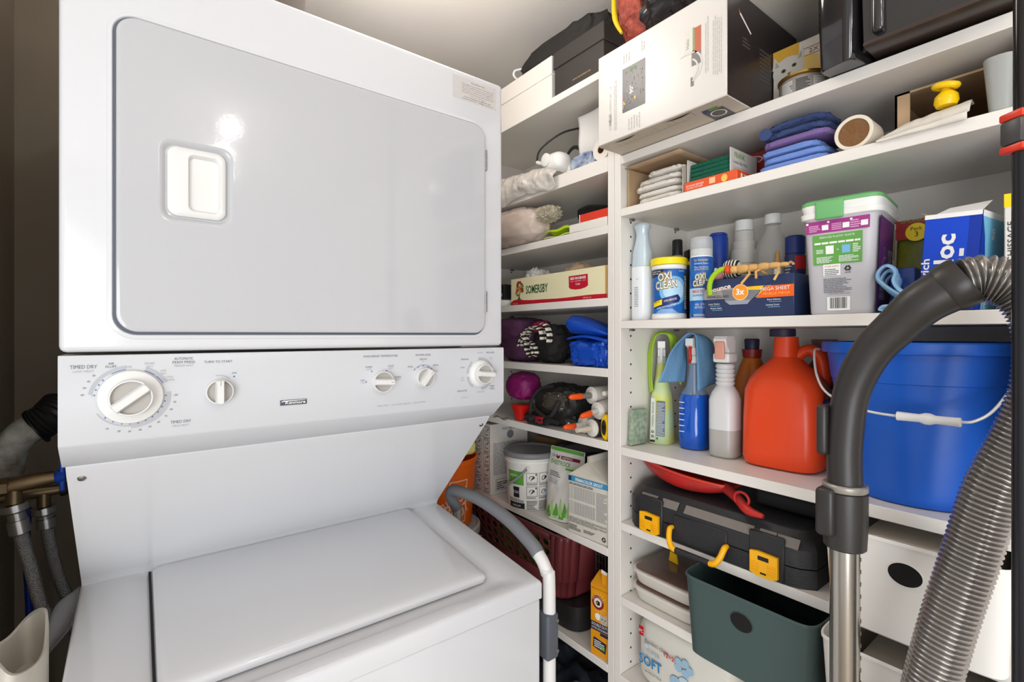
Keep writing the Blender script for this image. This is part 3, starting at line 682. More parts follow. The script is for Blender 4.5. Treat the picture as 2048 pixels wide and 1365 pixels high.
t = thing('black_harness_bag', 'black strappy bag heaped in the middle of the shelf with a red buckle', 'bag', (.865, .972, z))
M_BAG = mat('black_nylon', (34, 33, 32), .6, bump=.4, bscale=50)
b = MB(); b.soft((.065, .0, .054), (.066, .080, .054), M_BAG, .12, 3, 63, e=3, floor=0.0005, ridge=.12); b.soft((.02, .045, .018), (.045, .045, .016), M_BAG, .15, 3, 64, floor=0.0005, ridge=.15); b.build('bag_body', t)
b = MB(); b.soft((.008, -.020, .068), (.018, .044, .024), mat('clear_brown_film', (72, 66, 58), .15, bump=.5, bscale=40), .12, 4, 65, ridge=.15); b.build('clear_pocket', t)
b = MB()
b.tube([(-.012, .070, .008), (-.02, .050, .035), (-.018, .045, .07), (-.01, .02, .100), (.0, -.02, .110)], .0045, M_BAG, 8)
b.tube([(-.012, .06, .060), (-.02, .02, .040), (-.022, -.02, .028), (-.02, -.06, .02)], .0055, M_BAG, 8)
b.tube([(-.012, -.055, .075), (-.022, -.04, .04), (-.02, -.01, .028)], .0055, M_BAG, 8); b.build('strap', t)
b = MB(); MRED = mat('buckle_red', (150, 26, 34), .4); b.box((-.034, -.014, .014), (-.020, .016, .030), MRED, .003); b.box((-.034, -.034, .014), (-.022, -.014, .028), BPLAST, .003); b.box((-.0345, -.012, .020), (-.0335, .002, .024), BPLAST); b.build('buckle', t)
b = MB(); b.grid(lambda u, v: Vector((.0+.018*v, .045-.07*u, .002+.005*math.sin(u*4+v*2)**2)), 24, 6, mat('grey_film', (150, 144, 138), .2, alpha=.75)); o = b.build('plastic_sheet', solid=.0008); o.location = (.826, 1.128, z); tag(o, 'thin grey plastic strip at the shelf edge below the dial panel corner', 'plastic strip')
b = MB(); b.grid(lambda u, v: Vector((-.012+.016*v+.004*math.sin(u*6), .013-.026*u, .009+.012*math.sin(u*4+1)**2+.006*math.sin(v*5))), 24, 6, mat('foil', (190, 190, 188), .2, .8)); o = b.build('foil_pouch', solid=.001); o.location = (.853, .868, z); tag(o, 'crinkled silver foil pouch among the orange capped sealant tubes', 'pouch')
def caulk(label, loc, yaw, pitch, capc, L=.12, nl=.05, body=(206, 200, 190), nozzle=(120, 116, 112), r=.0235):
    t = thing('sealant_tube', label, 'sealant tube', loc, rot=(0, pitch, yaw), group=None)
    M = Matrix.Rotation(-PI/2, 4, 'Y')   # +z local -> -x
    b = MB(); b.lathe([(r, -L), (r, 0), (r*.98, .002)], mat('tube_body_%d' % body[0], body, .45), 28, M=M); b.build('tube_body', t)
    b = MB(); b.lathe([(r*1.02, .0022), (r*1.02, .004), (r*.6, .006), (r*.5, .008)], mat('tube_end', (214, 210, 202), .4), 28, M=M); b.build('end_cap', t)
    b = MB(); b.lathe([(.0075, .008), (.0055, .008+nl)], mat('nozzle_%d' % nozzle[0], nozzle, .45), 18, M=M); b.build('nozzle', t)
    if capc:
        b = MB(); b.lathe([(.0072, .0085+nl*.62), (.0076, .010+nl*.62), (.0066, nl+.022), (.005, nl+.026), (.003, nl+.029)], mat('cap_orange', (232, 84, 22), .35), 18, M=M); b.build('cap', t)
    return t
caulk('sealant tube with grey nozzle and orange cap, topmost of the sealant tubes', (.882, .8290, z+.0965), math.radians(-3), 0, 1, nl=.046, r=.0205, L=.10)
caulk('sealant tube with pale body and orange cap pointing down beside the yellow tape measure', (.872, .7985, z+.0640), 0, math.radians(-8), 1, nl=.034, nozzle=(190, 186, 178), L=.09, r=.0205)
caulk('white nozzled sealant tube with orange cap lying lowest on the shelf edge', (.880, .8535, z+.0216), math.radians(-2), 0, 1, nl=.040, nozzle=(214, 212, 206), L=.10, r=.0205)
caulk('open sealant tube with long bare translucent nozzle lying on the shelf', (.864, .8105, z+.0216), math.radians(-2), 0, 0, nl=.045, nozzle=(200, 190, 172), body=(60, 50, 46), L=.10, r=.0205)
caulk('small white tipped sealant tube tucked high against the centre divider', (.902, .7760, z+.107), 0, 0, 0, nl=.030, nozzle=(228, 226, 220), r=.016, L=.08)
t = thing('tape_measure', 'yellow and black tape measure against the centre divider', 'tape measure', (.853, .7655, z), 0)
b = MB(); Mx = Matrix.Rotation(PI/2, 4, 'Y'); b.lathe([(.026, 0), (.030, .004), (.030, .030), (.026, .034)], mat('tape_yellow', (232, 186, 10), .35), 32, c=(0, 0, 0), sy=.38, M=Matrix.Translation((0, 0, .0305)) @ Mx); b.build('case', t)
b = MB(); b.lathe([(.018, 0), (.016, .002), (.006, .002), (.004, .0)], BPLAST, 28, sy=.38, M=Matrix.Translation((-.001, 0, .0305)) @ Mx @ Matrix.Scale(-1, 4, (0, 0, 1))); b.build('hub', t)
# ---- z .903 : building supplies
z = .9035
t = thing('instruction_box', 'tall white box printed with black instruction pictures beside the washer', 'box', (.848, 1.290, z))
M_IB = mat('printed_white_card', (206, 200, 192), .6); dy, dz = .15, .214
b = MB(); boxm(b, .145, dy, dz, M_IB); d = Dec(b, front(0))
for c in range(3):
    for r_ in range(5):
        a0 = dy/2-.048-.045*c+.010; b0 = dz-.042-.041*r_
        d.frame(a0, b0, a0+.034, b0+.034, .0012, BLACK, .0001); d.lines(a0+.002, b0-.0045, a0+.03, b0-.001, 2, BLACK, seed=c*7+r_)
        d.arc(a0+.017, b0+.015, .006+.001*r_, .0075+.001*r_, 20*r_, 200+20*r_, BLACK, n=8); d.rect(a0+.008, b0+.008, a0+.026, b0+.010, BLACK); d.poly([(a0+.02, b0+.02), (a0+.03, b0+.028), (a0+.024, b0+.03)], BLACK)
d = Dec(b, side_r(dy)); d.disc(.075, dz-.035, .013, mat('print_grey_blue', (110, 114, 120), .6)); d.text('POLYBLEND', .075, dz-.020, .007, BLACK, width=.06); d.lines(.01, .06, .135, dz-.055, 22, PRINT, seed=3, fill=.35); d.frame(.02, .012, .07, .045, .001, BLACK); d.lines(.024, .016, .066, .04, 4, BLACK, seed=5)
b.build('box_body', t)
t = thing('compound_pail', 'white plastic pail with grey lid and instruction pictures on the shelf', 'pail', (.905, 1.093, z))
M_PL = mat('pail_white', (224, 222, 216), .35); r0, r1, hp = .0655, .0735, .148
b = MB(); b.lathe([(r0-.003, 0), (r0, .002), (r1-.002, hp-.018), (r1+.003, hp-.017), (r1+.003, hp-.010), (r1, hp-.010), (r1, hp)], M_PL, 56)
rt = lambda q: r0+(r1-.002-r0)*q/(hp-.018)
af = math.atan2(-1.093, -.905)  # towards the camera
d = Dec(b, cyl_fn(.070, af, rt=rt), .006)
GR = mat('label_green', (92, 160, 60), .5)
d.rect(-.075, .070, -.020, .108, GR); d.text('SHEETROCK', -.048, .092, .006, WHITE, width=.04); d.rect(-.073, .004, -.018, .020, BLACK); d.text('1 GALLON', -.046, .009, .005, WHITE, width=.03)
d.rect(-.055, .034, -.034, .064, BLACK); d.text('CGC', -.044, .046, .007, WHITE); d.lines(-.073, .022, -.02, .032, 3, BLACK, seed=9)
for c in range(3):
    for r_ in range(2):
        a0 = -.012+c*.036; b0 = .078-.038*r_; d.frame(a0, b0, a0+.031, b0+.028, .0010, BLACK); d.lines(a0, b0-.006, a0+.031, b0-.001, 2, BLACK, seed=c+r_); d.arc(a0+.015, b0+.012, .006, .0078, 10, 190+30*c, BLACK, n=8); d.poly([(a0+.01, b0+.005), (a0+.024, b0+.014), (a0+.02, b0+.02)], mat('print_pale_blue', (130, 170, 190), .5) if r_ and c else BLACK); d.rect(a0+.025, b0+.021, a0+.029, b0+.025, BLACK)
    d.lines(-.012+c*.036, .004, .019+c*.036, .030, 7, BLACK, seed=20+c)
b.build('pail_body', t)
b = MB(); M_GL = mat('grey_lid', (122, 122, 124), .45); b.lathe([(r1+.0045, hp-.004), (r1+.0055, hp-.002), (r1+.0055, hp+.008), (r1+.002, hp+.011), (r1-.004, hp+.009), (r1-.006, hp+.006), (.03, hp+.006), (.001, hp+.006)], M_GL, 56); b.build('lid', t)
b = MB(); ca, sa = math.cos(af), math.sin(af)
def cp(s_, zz, rr=.0755): return Vector((rr*math.cos(af+s_/.07), rr*math.sin(af+s_/.07), zz))
b.tube([cp(-.010, .118, .077), cp(-.03, .095, .080), cp(-.05, .078, .083), cp(-.085, .060, .084), cp(-.115, .06, .080)], .0035, mat('grey_handle', (140, 140, 140), .5), 8); b.box((-.004, -.004, 0), (.004, .004, .012), M_PL, .001, M=Matrix.Translation(cp(-.008, .112, .074))); b.build('handle', t)
t = thing('compound_bag', 'white and green printed plaster compound bag leaning between pail and carton', 'bag', (.866, .9545, z), math.radians(4))
b = MB(); M_SB = mat('bag_white', (214, 210, 202), .45, bump=.2, bscale=30)
def bagf(side):
    def f(u, v):
        wv = .050+.010*v+(.008*math.sin(v*PI)); y = wv*(1-2*u); th_ = (.027*(1-v**1.6)+.0015)*(1-abs(2*u-1)**3)
        n = noise.fractal(Vector((u*4, v*5, 7+side)), 1, 2, 3)*.003
        return Vector((.030+side*th_+n+.028*v*0+.015*v, y-.012*v, .001+.182*v))
    return f
b.grid(bagf(-1), 26, 34, M_SB); b.grid(bagf(1), 26, 34, M_SB)
fb = bagf(-1)
def bag_dec(a, c, dd):
    v = min(1, max(0, c/.182)); wv = .050+.010*v+(.008*math.sin(v*PI)); u = min(1, max(0, (1+a/wv)/2)); p = fb(u, v); return p+Vector((-dd-.0006, 0, 0))
d = Dec(b, bag_dec, .008)
def strips(x0, z0, x1, z1, m, n=5):
    for i in range(n): d.rect(x0, z0+(z1-z0)*i/n, x1, z0+(z1-z0)*(i+1)/n, m)
strips(-.058, .172, .058, .181, GR, 2); d.text('CGC', -.042, .156, .006, BLACK); d.poly([(-.032, .163), (-.025, .159), (-.018, .163), (-.018, .156), (-.025, .152), (-.032, .156)], mat('brand_maroon', (120, 24, 40), .5)); d.rect(-.014, .154, .050, .162, mat('brand_maroon', (120, 24, 40), .5)); d.text('SHEETROCK', .008, .156, .0045, WHITE, width=.036, d=.0006)
d.text('SHEETROCK', -.012, .138, .011, GR, width=.074, bold=.01); d.rect(.010, .130, .050, .135, GR); d.lines(-.045, .108, .0, .122, 3, PRINT, seed=3); d.lines(-.045, .090, -.005, .105, 4, PRINTL, seed=4)
LG = mat('label_pale_green', (168, 200, 130), .5)
for i, (px_, h_) in enumerate([(-.045, .03), (-.035, .042), (-.022, .036), (-.010, .052), (.004, .046), (.016, .06), (.03, .05), (.042, .058)]): d.poly([(px_-.009, .012), (px_+.009, .012), (px_+.002, h_*.85), (px_-.002, h_)], (GR, LG)[i % 2], .0001*(i % 3)+.0001)
for i in range(4): d.poly([(-.045+.02*i, .006), (-.030+.02*i, .006), (-.034+.02*i, .022), (-.044+.02*i, .020)], (LG, GR)[i % 2], .0003)
b.build('bag_body', t)
t = thing('grout_carton', 'gable-topped white carton with blue stripe and printed table against the divider', 'carton', (.8525, .8175, z), math.radians(5))
gw, gh = .120, .142; M_GC = mat('carton_white', (208, 202, 190), .5)
b = MB(); b.box((0, -gw/2, 0), (.11, gw/2, gh), M_GC, .0015, 1)
b.add([(0, -gw/2, gh), (0, gw/2, gh), (.11, gw/2, gh), (.11, -gw/2, gh), (.0, -.004-.0, gh+.040), (.11, -.004, gh+.040), (.0, -.0045, gh+.055), (.11, -.0045, gh+.055), (.0, .0, gh+.055), (.11, .0, gh+.055), (.0, .001, gh+.040), (.11, .001, gh+.040)],
      [[0, 4, 5, 3], [4, 6, 7, 5], [6, 8, 9, 7], [8, 10, 11, 9], [10, 1, 2, 11], [3, 5, 11, 2]], M_GC, False)
b.add([(0, -gw/2, gh), (0, gw/2, gh), (.035, 0, gh+.036)], [[0, 1, 2]], M_GC, False); b.add([(0, -gw/2, gh), (.035, 0, gh+.036), (0, -.004, gh+.040)], [[0, 1, 2]], M_GC, False); b.add([(0, gw/2, gh), (0, .001, gh+.040), (.035, 0, gh+.036)], [[0, 1, 2]], M_GC, False)
d = Dec(b, front(0)); BLS = mat('stripe_blue', (60, 140, 180), .5); w2 = gw/2
d.rect(-w2, gh-.014, w2, gh-.001, BLS); d.rect(-w2+.001, gh-.013, -w2+.010, gh-.002, mat('logo_navy', (30, 50, 80), .5), .0001); d.text('PERMACOLOR GROUT', .004, gh-.0115, .0075, WHITE, width=.082, bold=.02, d=.0004)
d.lines(-w2+.003, gh-.022, w2-.03, gh-.016, 2, BLACK, seed=1); 
for t0, t1 in ((gh-.056, gh-.026), (gh-.092, gh-.064)):
    for i in range(8): d.rect(-w2+.003, t0+(t1-t0)*i/7, .022, t0+(t1-t0)*i/7+.0005, PRINT)
    for i in range(11): d.rect(-w2+.003+i*.0078, t0, -w2+.0035+i*.0078, t1, PRINT)
    for j in range(7):
        for i in range(8): d.rect(-.038+i*.0078, t0+(t1-t0)*j/7+.0014, -.035+i*.0078, t0+(t1-t0)*j/7+.0026, PRINT)
d.lines(.026, gh-.092, w2-.003, gh-.024, 20, PRINT, seed=5, fill=.4); d.lines(-w2+.003, .028, w2-.003, gh-.100, 8, BLACK, seed=6, fill=.35); d.lines(-w2+.003, .010, -.02, .024, 4, BLACK, seed=7); d.lines(-.012, .012, .028, .020, 3, BLACK, seed=8); tri_recycle(d, .048, .012, .007, BLACK)
b.build('carton_body', t)
t = thing('black_paint_can', 'dark lidded tub at the back behind the compound bag', 'tub', (1.015, .985, z))
b = MB(); b.lathe([(.066, 0), (.070, .002), (.072, .150), (.070, .152)], BPLAST, 40); b.build('tub_body', t); b = MB(); b.lathe([(.075, .1525), (.075, .165), (.07, .168), (.066, .163), (.001, .163)], mat('charcoal_lid', (44, 44, 46), .4), 40); b.build('lid', t)
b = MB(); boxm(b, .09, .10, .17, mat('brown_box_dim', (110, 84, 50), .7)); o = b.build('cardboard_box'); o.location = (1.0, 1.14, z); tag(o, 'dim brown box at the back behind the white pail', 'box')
# ---- z .638 : basket, tub, rack, orange-yellow box
z = .6385
t = thing('black_tub', 'black plastic tub under the maroon laundry basket', 'tub', (.945, .955, z))
b = MB(); b.bottle([(0, .075, .082, 4), (.002, .078, .086, 4), (.068, .085, .094, 4), (.068, .080, .089, 4)], BPLAST, 44); b.build('tub_body', t)
t = thing('laundry_basket', 'maroon plastic laundry basket with round holes under the shelf behind the stool', 'basket', (.950, 1.115, z+.0695))
M_MAR = mat('maroon_plastic', (104, 42, 46), .42, bump=.1, bscale=60)
bx0, bx1, by0, by1, bh = -.105, .130, -.235, .225, .172
def wall_holes(mb, P, nx, nz, m, rx=.36, rz_=.36):
    for i in range(nx):
        for j in range(nz):
            off = .0
            outer = []; inner = []; N = 16
            for k in range(N):
                a = 2*PI*(k+.5)/N; c_, s_ = math.cos(a), math.sin(a); q = 1/max(abs(c_), abs(s_)); outer.append(((i+.5+.5*c_*q)/nx, (j+.5+.5*s_*q)/nz)); inner.append(((i+.5+rx*c_)/nx, (j+.5+rz_*s_)/nz))
            mb.add([P(*p) for p in outer]+[P(*p) for p in inner], [[k, (k+1) % N, N+(k+1) % N, N+k] for k in range(N)], m, False)
def lean(v): return .012*(1-v)
b = MB()
wall_holes(b, lambda u, v: Vector((bx0+lean(v), by1-.03-(by1-by0-.095)*u, .055+.100*v)), 11, 4, M_MAR)
def qd(p): b.add(p, [[0, 1, 2, 3]], M_MAR, False)
qd([(bx0+lean(1)*0, by1-.03, .155), (bx0, by0+.065, .155), (bx0, by0+.065, bh), (bx0, by1-.03, bh)]); qd([(bx0+.016, by1-.03, 0), (bx0+.016, by0+.065, 0), (bx0+.012, by0+.065, .055), (bx0+.012, by1-.03, .055)])
cr = [(bx0, by0+.065), (bx0, by0+.045), (bx0+.008, by0+.022), (bx0+.025, by0+.008), (bx0+.05, by0), (bx1-.04, by0), (bx1-.01, by0+.01), (bx1, by0+.04), (bx1, by1-.04), (bx1-.03, by1), (bx0+.03, by1), (bx0, by1-.03)]
def shr(p, k): cx_, cy_ = (bx0+bx1)/2, (by0+by1)/2; return (cx_+(p[0]-cx_)*k, cy_+(p[1]-cy_)*k)
for i in range(len(cr)-1):
    p, q = cr[i], cr[i+1]; vs = []
    for zz, k in ((0, .86), (.006, .87), (.045, .90), (.05, .93), (.155, .985), (bh, 1.0)): vs += [(*shr(p, k), zz), (*shr(q, k), zz)]
    b.add(vs, [[2*j, 2*j+1, 2*j+3, 2*j+2] for j in range(5)], M_MAR, True)
b.build('basket_body', t, solid=.0025)
b = MB(); b.loft([[Vector((*shr(p, k), zz)) for p in cr] for k, zz in ((.985, bh-.002), (1.045, bh-.002), (1.045, bh+.002), (.985, bh+.002))], M_MAR, close=True, cap=False); b.build('rim', t)
b = MB(); 
for k, (yy, zz) in enumerate([(-.02, .06), (.02, .10), (.08, .05), (.0, .11), (.12, .09)]): b.soft((-.02, yy, zz), (.035, .035, .02), mat('lime_cloth', (110, 150, 50), .8) if k % 2 == 0 else mat('dark_cloth', (40, 40, 44), .9), .2, 3, 70+k)
b.build('contents', t)
bpy.data.objects.remove(bpy.data.objects['contents.001']) if 'contents.001' in bpy.data.objects else None
b = MB(); b.soft((0, 0, .05), (.07, .12, .045), mat('lime_cloth', (110, 150, 50), .8), .15, 3, 77, floor=.0, ridge=.2); o = b.build('green_cloth'); o.location = (.945, 1.16, z+.075); tag(o, 'green cloth glimpsed through the holes of the maroon basket', 'cloth')
t = thing('wire_rack', 'black wire grid rack standing between the basket and the yellow box', 'wire rack', (.925, .8415, z), 0)
b = MB(); MW = mat('wire_black', (84, 84, 84), .35, .6)
for i in range(4): b.tube([(0, -.015+i*.010, .01), (0, -.015+i*.010, .222)], .0011, MW, 6, smooth_pts=False)
for j in range(12): b.tube([(0, -.0155, .012+j*.0185), (0, .0155, .012+j*.0185)], .0011, MW, 6, smooth_pts=False)
b.build('wire_mesh', t); b = MB(); b.tube([(0, -.0155, .006), (0, .0155, .006), (0, .0155, .226), (0, -.0155, .226), (0, -.0155, .006)], .0020, MW, 8, smooth_pts=False); b.build('frame', t)
t = thing('litter_deodorizer_box', 'orange-yellow printed powder box with round red emblem and torn top by the divider', 'box', (.857, .7815, z), math.radians(8))
YB = mat('baking_yellow', (226, 150, 18), .45); NV = mat('navy_print', (40, 34, 60), .5); RD = mat('emblem_red', (140, 28, 44), .5); w_, h_ = .052, .165
b = MB(); boxm(b, .12, w_, h_, YB); b.add([(0, -w_/2, h_), (0, w_/2, h_), (.03, w_/2-.004, h_+.022), (.03, -w_/2+.004, h_+.018)], [[0, 1, 2, 3]], YB, False); b.add([(.005, -.018, h_), (.005, -.002, h_+.006), (.012, .004, h_+.034), (.012, -.012, h_+.030)], [[0, 1, 2, 3]], YB, False); b.add([(.0118, .0045, h_+.0345), (.0118, -.0125, h_+.0305), (.010, -.010, h_+.022), (.010, .004, h_+.026)], [[0, 1, 2, 3]], M_WB, False)
d = Dec(b, front(0)); d.rect(-w_/2, 0, w_/2, h_, YB, -.0001); d.text('Eliminates Urine & Feces Odors', 0, h_-.010, .0028, BLACK, width=.048)
for i in range(20):
    a = 2*PI*i/20; d.poly([(-.006+.016*math.cos(a-.05), h_-.040+.016*math.sin(a-.05)), (-.006+.016*math.cos(a+.05), h_-.040+.016*math.sin(a+.05)), (-.006+.033*math.cos(a+.04), h_-.040+.03*math.sin(a+.04))], mat('ray_yellow', (240, 196, 90), .5), .0) if -.006+.033*math.cos(a) < .025 and -.006+.033*math.cos(a) > -.025 else None
d.disc(-.006, h_-.040, .0165, RD, .0002); d.disc(-.006, h_-.040, .0105, WHITE, .0003); d.disc(-.006, h_-.040, .0095, mat('cream_print', (236, 226, 200), .5), .0004); d.arc(-.006, h_-.041, .003, .0055, 40, 300, BLACK, .0006); d.rect(-.007, h_-.046, .0, h_-.037, BLACK, .0006)
for i, ch in enumerate('ARM & HAMMER'): a = math.radians(160-i*140/11); d.text(ch, -.006+.0128*math.cos(a), h_-.040+.0128*math.sin(a), .0028, WHITE, rot=a-PI/2, d=.0005)
d.rect(-w_/2, .058, w_/2, .078, NV, .0002); d.text('DOUBLE DUTY', 0, .069, .0066, WHITE, width=.046, d=.0005); d.text('LITTER DEODORIZER', 0, .0615, .0045, WHITE, width=.046, d=.0005); d.rect(.0, .050, w_/2, .057, NV, .0002)
d.poly([(-.02, .018), (.015, .012), (.018, .036), (-.018, .042)], NV, .0002); d.rect(-.002, .018, .013, .026, GR, .0004); d.lines(-.016, .02, .012, .038, 4, WHITE, seed=4, d=.0004)
CF = mat('kitten_grey', (190, 176, 158), .7); d.disc(.010, .088, .011, CF, .0002); d.disc(-.006, .092, .008, WHITE, .0001)
for sx_ in (-1, 1): d.poly([(.010+sx_*.010, .092), (.010+sx_*.003, .098), (.010+sx_*.009, .105)], CF, .0003); d.disc(.010+sx_*.004, .090, .0016, BLACK, .0005)
d.poly([(.0085, .085), (.0115, .085), (.010, .083)], BLACK, .0005)
b.build('box_body', t)
b = MB(); b.soft((0, 0, .18), (.13, .20, .19), mat('dark_navy_fabric', (30, 34, 44), .7, bump=.4, bscale=40), .12, 3, 80, floor=0, ridge=.12, nu=60, nv=40); o = b.build('duffel_bag'); o.location = (.955, .99, .119); tag(o, 'dark navy duffel bag on the lowest visible left shelf', 'bag')
q = MB(); q.tube([(-.115, .10, .30), (-.14, .04, .36), (-.14, -.05, .36), (-.12, -.12, .30), (-.10, -.15, .22)], .012, mat('navy_strap', (44, 48, 60), .6), 10); q.build('carry_strap', o)
# ================================================================== goods in the right unit
# ---- top of the unit and the shelf at z 1.787
z = 1.7875
t = thing('printed_box', 'large white and black printed cardboard box jutting out from the upper shelf', 'box', (.776, .5705, z+.001))
BW, BH, BD = .286, .188, .262; M_HB = mat('gloss_white_carton', (214, 209, 203), .27, bump=.06, bscale=60); M_HK = mat('gloss_black_carton', (46, 38, 38), .3); M_HG = mat('warm_grey_carton', (196, 184, 168), .45)
b = MB(); b.box((0, -BW/2, 0), (BD, BW/2, BH), M_HB, .002, 1)
d = Dec(b, front(0)); G1 = mat('pale_text_grey', (186, 182, 178), .5); G2 = mat('mid_text_grey', (120, 116, 114), .5)
def vlines(x0, z0, x1, z1, n, m, seed):     # columns of text that read upwards
    rd = random.Random(seed); st = (x1-x0)/n
    for i in range(n):
        y = z0+rd.uniform(0, .004); end = z1-rd.uniform(0, (z1-z0)*.15)
        while y < end:
            w_ = rd.uniform(.004, .012); d.rect(x0+i*st, y, x0+i*st+st*.4, min(y+w_, end), m); y += w_+.0015
d.text('HELIX', -.106, .047, .0062, G2, rot=PI/2, bold=.02); d.text('ICE', -.106, .030, .0055, G1, rot=PI/2); d.text('| COMPACT GPS', -.106, .080, .0048, G1, rot=PI/2, width=.040); d.text('G4', -.106, .112, .004, G1, rot=PI/2)
vlines(-.099, .02, -.090, .13, 3, G1, 1); vlines(-.062, .006, -.030, .036, 5, G1, 2); vlines(-.075, .145, -.055, .165, 3, G1, 3); vlines(-.030, .15, -.02, .172, 2, G1, 4)
SCR = mat('screen_charcoal', (72, 68, 66), .3); d.rect(-.077, .048, -.0215, .136, SCR)
rd = random.Random(8)
for i in range(60): xx, zz = rd.uniform(-.070, -.026), rd.uniform(.06, .125); d.rect(xx, zz, xx+.0006, zz+rd.uniform(.001, .006), mat('screen_fleck', (120, 114, 108), .4))
d.text('90\u00b0', -.050, .088, .009, WHITE, rot=PI/2, bold=.02); d.text('51', -.061, .090, .005, G1, rot=PI/2); d.rect(-.060, .126, -.042, .131, mat('screen_green', (70, 110, 50), .4), .0001)
d.arc(-.060, .075, .014, .0165, 195, 230, mat('gauge_yellow', (230, 180, 60), .4), .0002); d.arc(-.060, .075, .014, .0165, 150, 190, mat('gauge_red', (190, 70, 40), .4), .0002); d.rect(-.048, .066, -.044, .072, mat('gauge_yellow', (230, 180, 60), .4), .0002); d.text('12.2', -.074, .062, .005, WHITE, rot=PI/2)
d.rect(.066, .098, .096, .142, mat('picture_bg', (214, 210, 200), .5)); d.rect(.084, .096, .096, .140, mat('picture_red', (186, 92, 62), .4), .0002); d.rect(.080, .100, .084, .142, mat('picture_green', (130, 150, 110), .4), .0002); d.text('Helix', .073, .118, .006, mat('picture_green', (130, 150, 110), .4), rot=PI/2); d.rect(.078, .075, .096, .098, mat('picture_dark', (120, 114, 110), .4), .0001)
d.arc(.070, .075, .026, .029, -70, 120, mat('visor_grey', (206, 204, 202), .3), .0002); d.arc(.070, .07, .018, .021, -60, 60, mat('visor_grey', (206, 204, 202), .3), .0003); d.rect(.076, .040, .082, .056, G2)
vlines(.104, .05, .112, .150, 2, G1, 5); vlines(.118, .04, .136, .150, 5, G1, 6)
# black end
d = Dec(b, side_r(BW)); d.rect(.001, .001, BD-.001, BH-.001, M_HK, -.0001); d.poly([(.040, .150), (.078, .128), (.080, .131), (.042, .154)], WHITE, .0001); d.poly([(.036, .158), (.040, .150), (.043, .153)], mat('flame_orange', (210, 120, 50), .4), .0002); d.lines(.05, .10, .075, .118, 3, mat('dim_print', (84, 78, 78), .5), seed=4); d.lines(.11, .06, .15, .12, 8, mat('dim_print', (84, 78, 78), .5), seed=5)
d = Dec(b, bot_fn()); d.rect(-BW/2+.001, -BD+.001, BW/2-.001, -.001, M_HG, 0)
for c0 in (-.078, .045): d.poly([(c0-.028+.056*k/10, -.008-.006*math.sin(PI*k/10)) for k in range(11)], mat('handle_hole', (62, 44, 30), .9), .0003)
for i in range(16): d.rect(-.12+i*.0135, -.030, -.12+i*.0135+.0005, -.030+.012*(1+(i*7) % 3)/2, G2, .0002)
d.rect(-.12, -.032, .05, -.0315, G2, .0002); d.rect(.080, -.075, .118, -.030, mat('thumb_dark', (84, 80, 78), .4), .0002); d.disc(.100, -.050, .014, WHITE, .0003); d.disc(.100, -.050, .0115, mat('thumb_dark', (84, 80, 78), .4), .0004); d.rect(.094, -.032, .112, -.022, mat('thumb_green', (110, 150, 70), .4), .0003); d.rect(.082, -.032, .094, -.022, mat('thumb_blue', (50, 70, 130), .4), .0003)
b.build('box_body', t)
t = thing('printed_bag', 'crumpled black, red and yellow plastic bag above the large white printed box', 'bag', (.885, .600, 2.0035))
M_RB = mat('red_woven_plastic', (176, 78, 56), .6, bump=.8, bscale=160, rgb2=(120, 44, 36), vscale=90); M_BBG = mat('black_bag_plastic', (36, 32, 32), .18, bump=.8, bscale=35); M_YB = mat('yellow_bag_plastic', (222, 190, 20), .3)
b = MB(); b.soft((0, -.05, .09), (.080, .115, .09), M_BBG, .10, 3.5, 91, floor=.001, ridge=.12, nu=70, nv=44); b.build('black_body', t)
b = MB(); b.soft((-.01, .066, .11), (.062, .046, .105), M_RB, .08, 3, 92, floor=.001, ridge=.06, nu=56, nv=36); b.build('red_panel', t)
b = MB(); b.tube([(-.045, .118, .19), (-.060, .112, .13), (-.066, .104, .07), (-.066, .086, .030)], [.003, .005, .006, .003], M_YB, 10); b.build('yellow_edge', t)
b = MB(); b.tube([(-.070, .03, .10), (-.080, .012, .066), (-.083, -.02, .050), (-.083, -.07, .052)], [.005, .008, .008, .004], stripes('red_black_weave', (200, 74, 48), (50, 30, 28), 60, 'Y', .4), 10); b.build('red_band', t)
t = thing('cat_food_box', 'white and gold cat food carton with a white cat picture behind the black bin', 'box', (.935, .361, z))
b = MB(); M_CB = mat('cat_box_white', (222, 214, 200), .45); GOLD = mat('cat_gold', (216, 168, 60), .4); boxm(b, .13, .130, .124, M_CB); d = Dec(b, front(0))
d.rect(-.065, .096, -.020, .124, GOLD); d.disc(-.010, .062, .034, mat('pale_gold', (232, 196, 110), .45), .0001)
CW = mat('cat_white', (206, 200, 190), .8); CG = mat('cat_grey', (170, 162, 152), .8)
d.disc(-.036, .041, .028, CW, .0002, ry=.040); d.disc(-.038, .082, .027, CW, .0003, ry=.024)
for k, (ex, ez) in enumerate(((-.058, .100), (-.020, .102))): d.poly([(ex-.008, ez-.010), (ex+.009, ez-.008), (ex+(-.004 if k == 0 else .007), ez+.014)], CW, .0004); d.poly([(ex-.003, ez-.007), (ex+.005, ez-.006), (ex+(-.002 if k == 0 else .004), ez+.006)], CG, .0005)
for ex, ez in ((-.046, .083), (-.028, .087)): d.disc(ex, ez, .0042, mat('cat_eye', (96, 104, 62), .3), .0006, ry=.0034); d.disc(ex, ez, .0020, BLACK, .0007)
d.poly([(-.040, .076), (-.033, .0775), (-.0365, .072)], mat('cat_nose', (120, 84, 74), .5), .0006); d.arc(-.0365, .072, .0045, .0052, 200, 340, BLACK, .0006, n=8)
d.frame(-.016, .094, .065, .108, .0008, mat('maroon_line', (140, 50, 44), .5), .0003); d.text('2X MORE', .024, .0975, .0075, mat('maroon_text', (150, 110, 100), .5), width=.056, d=.0005)
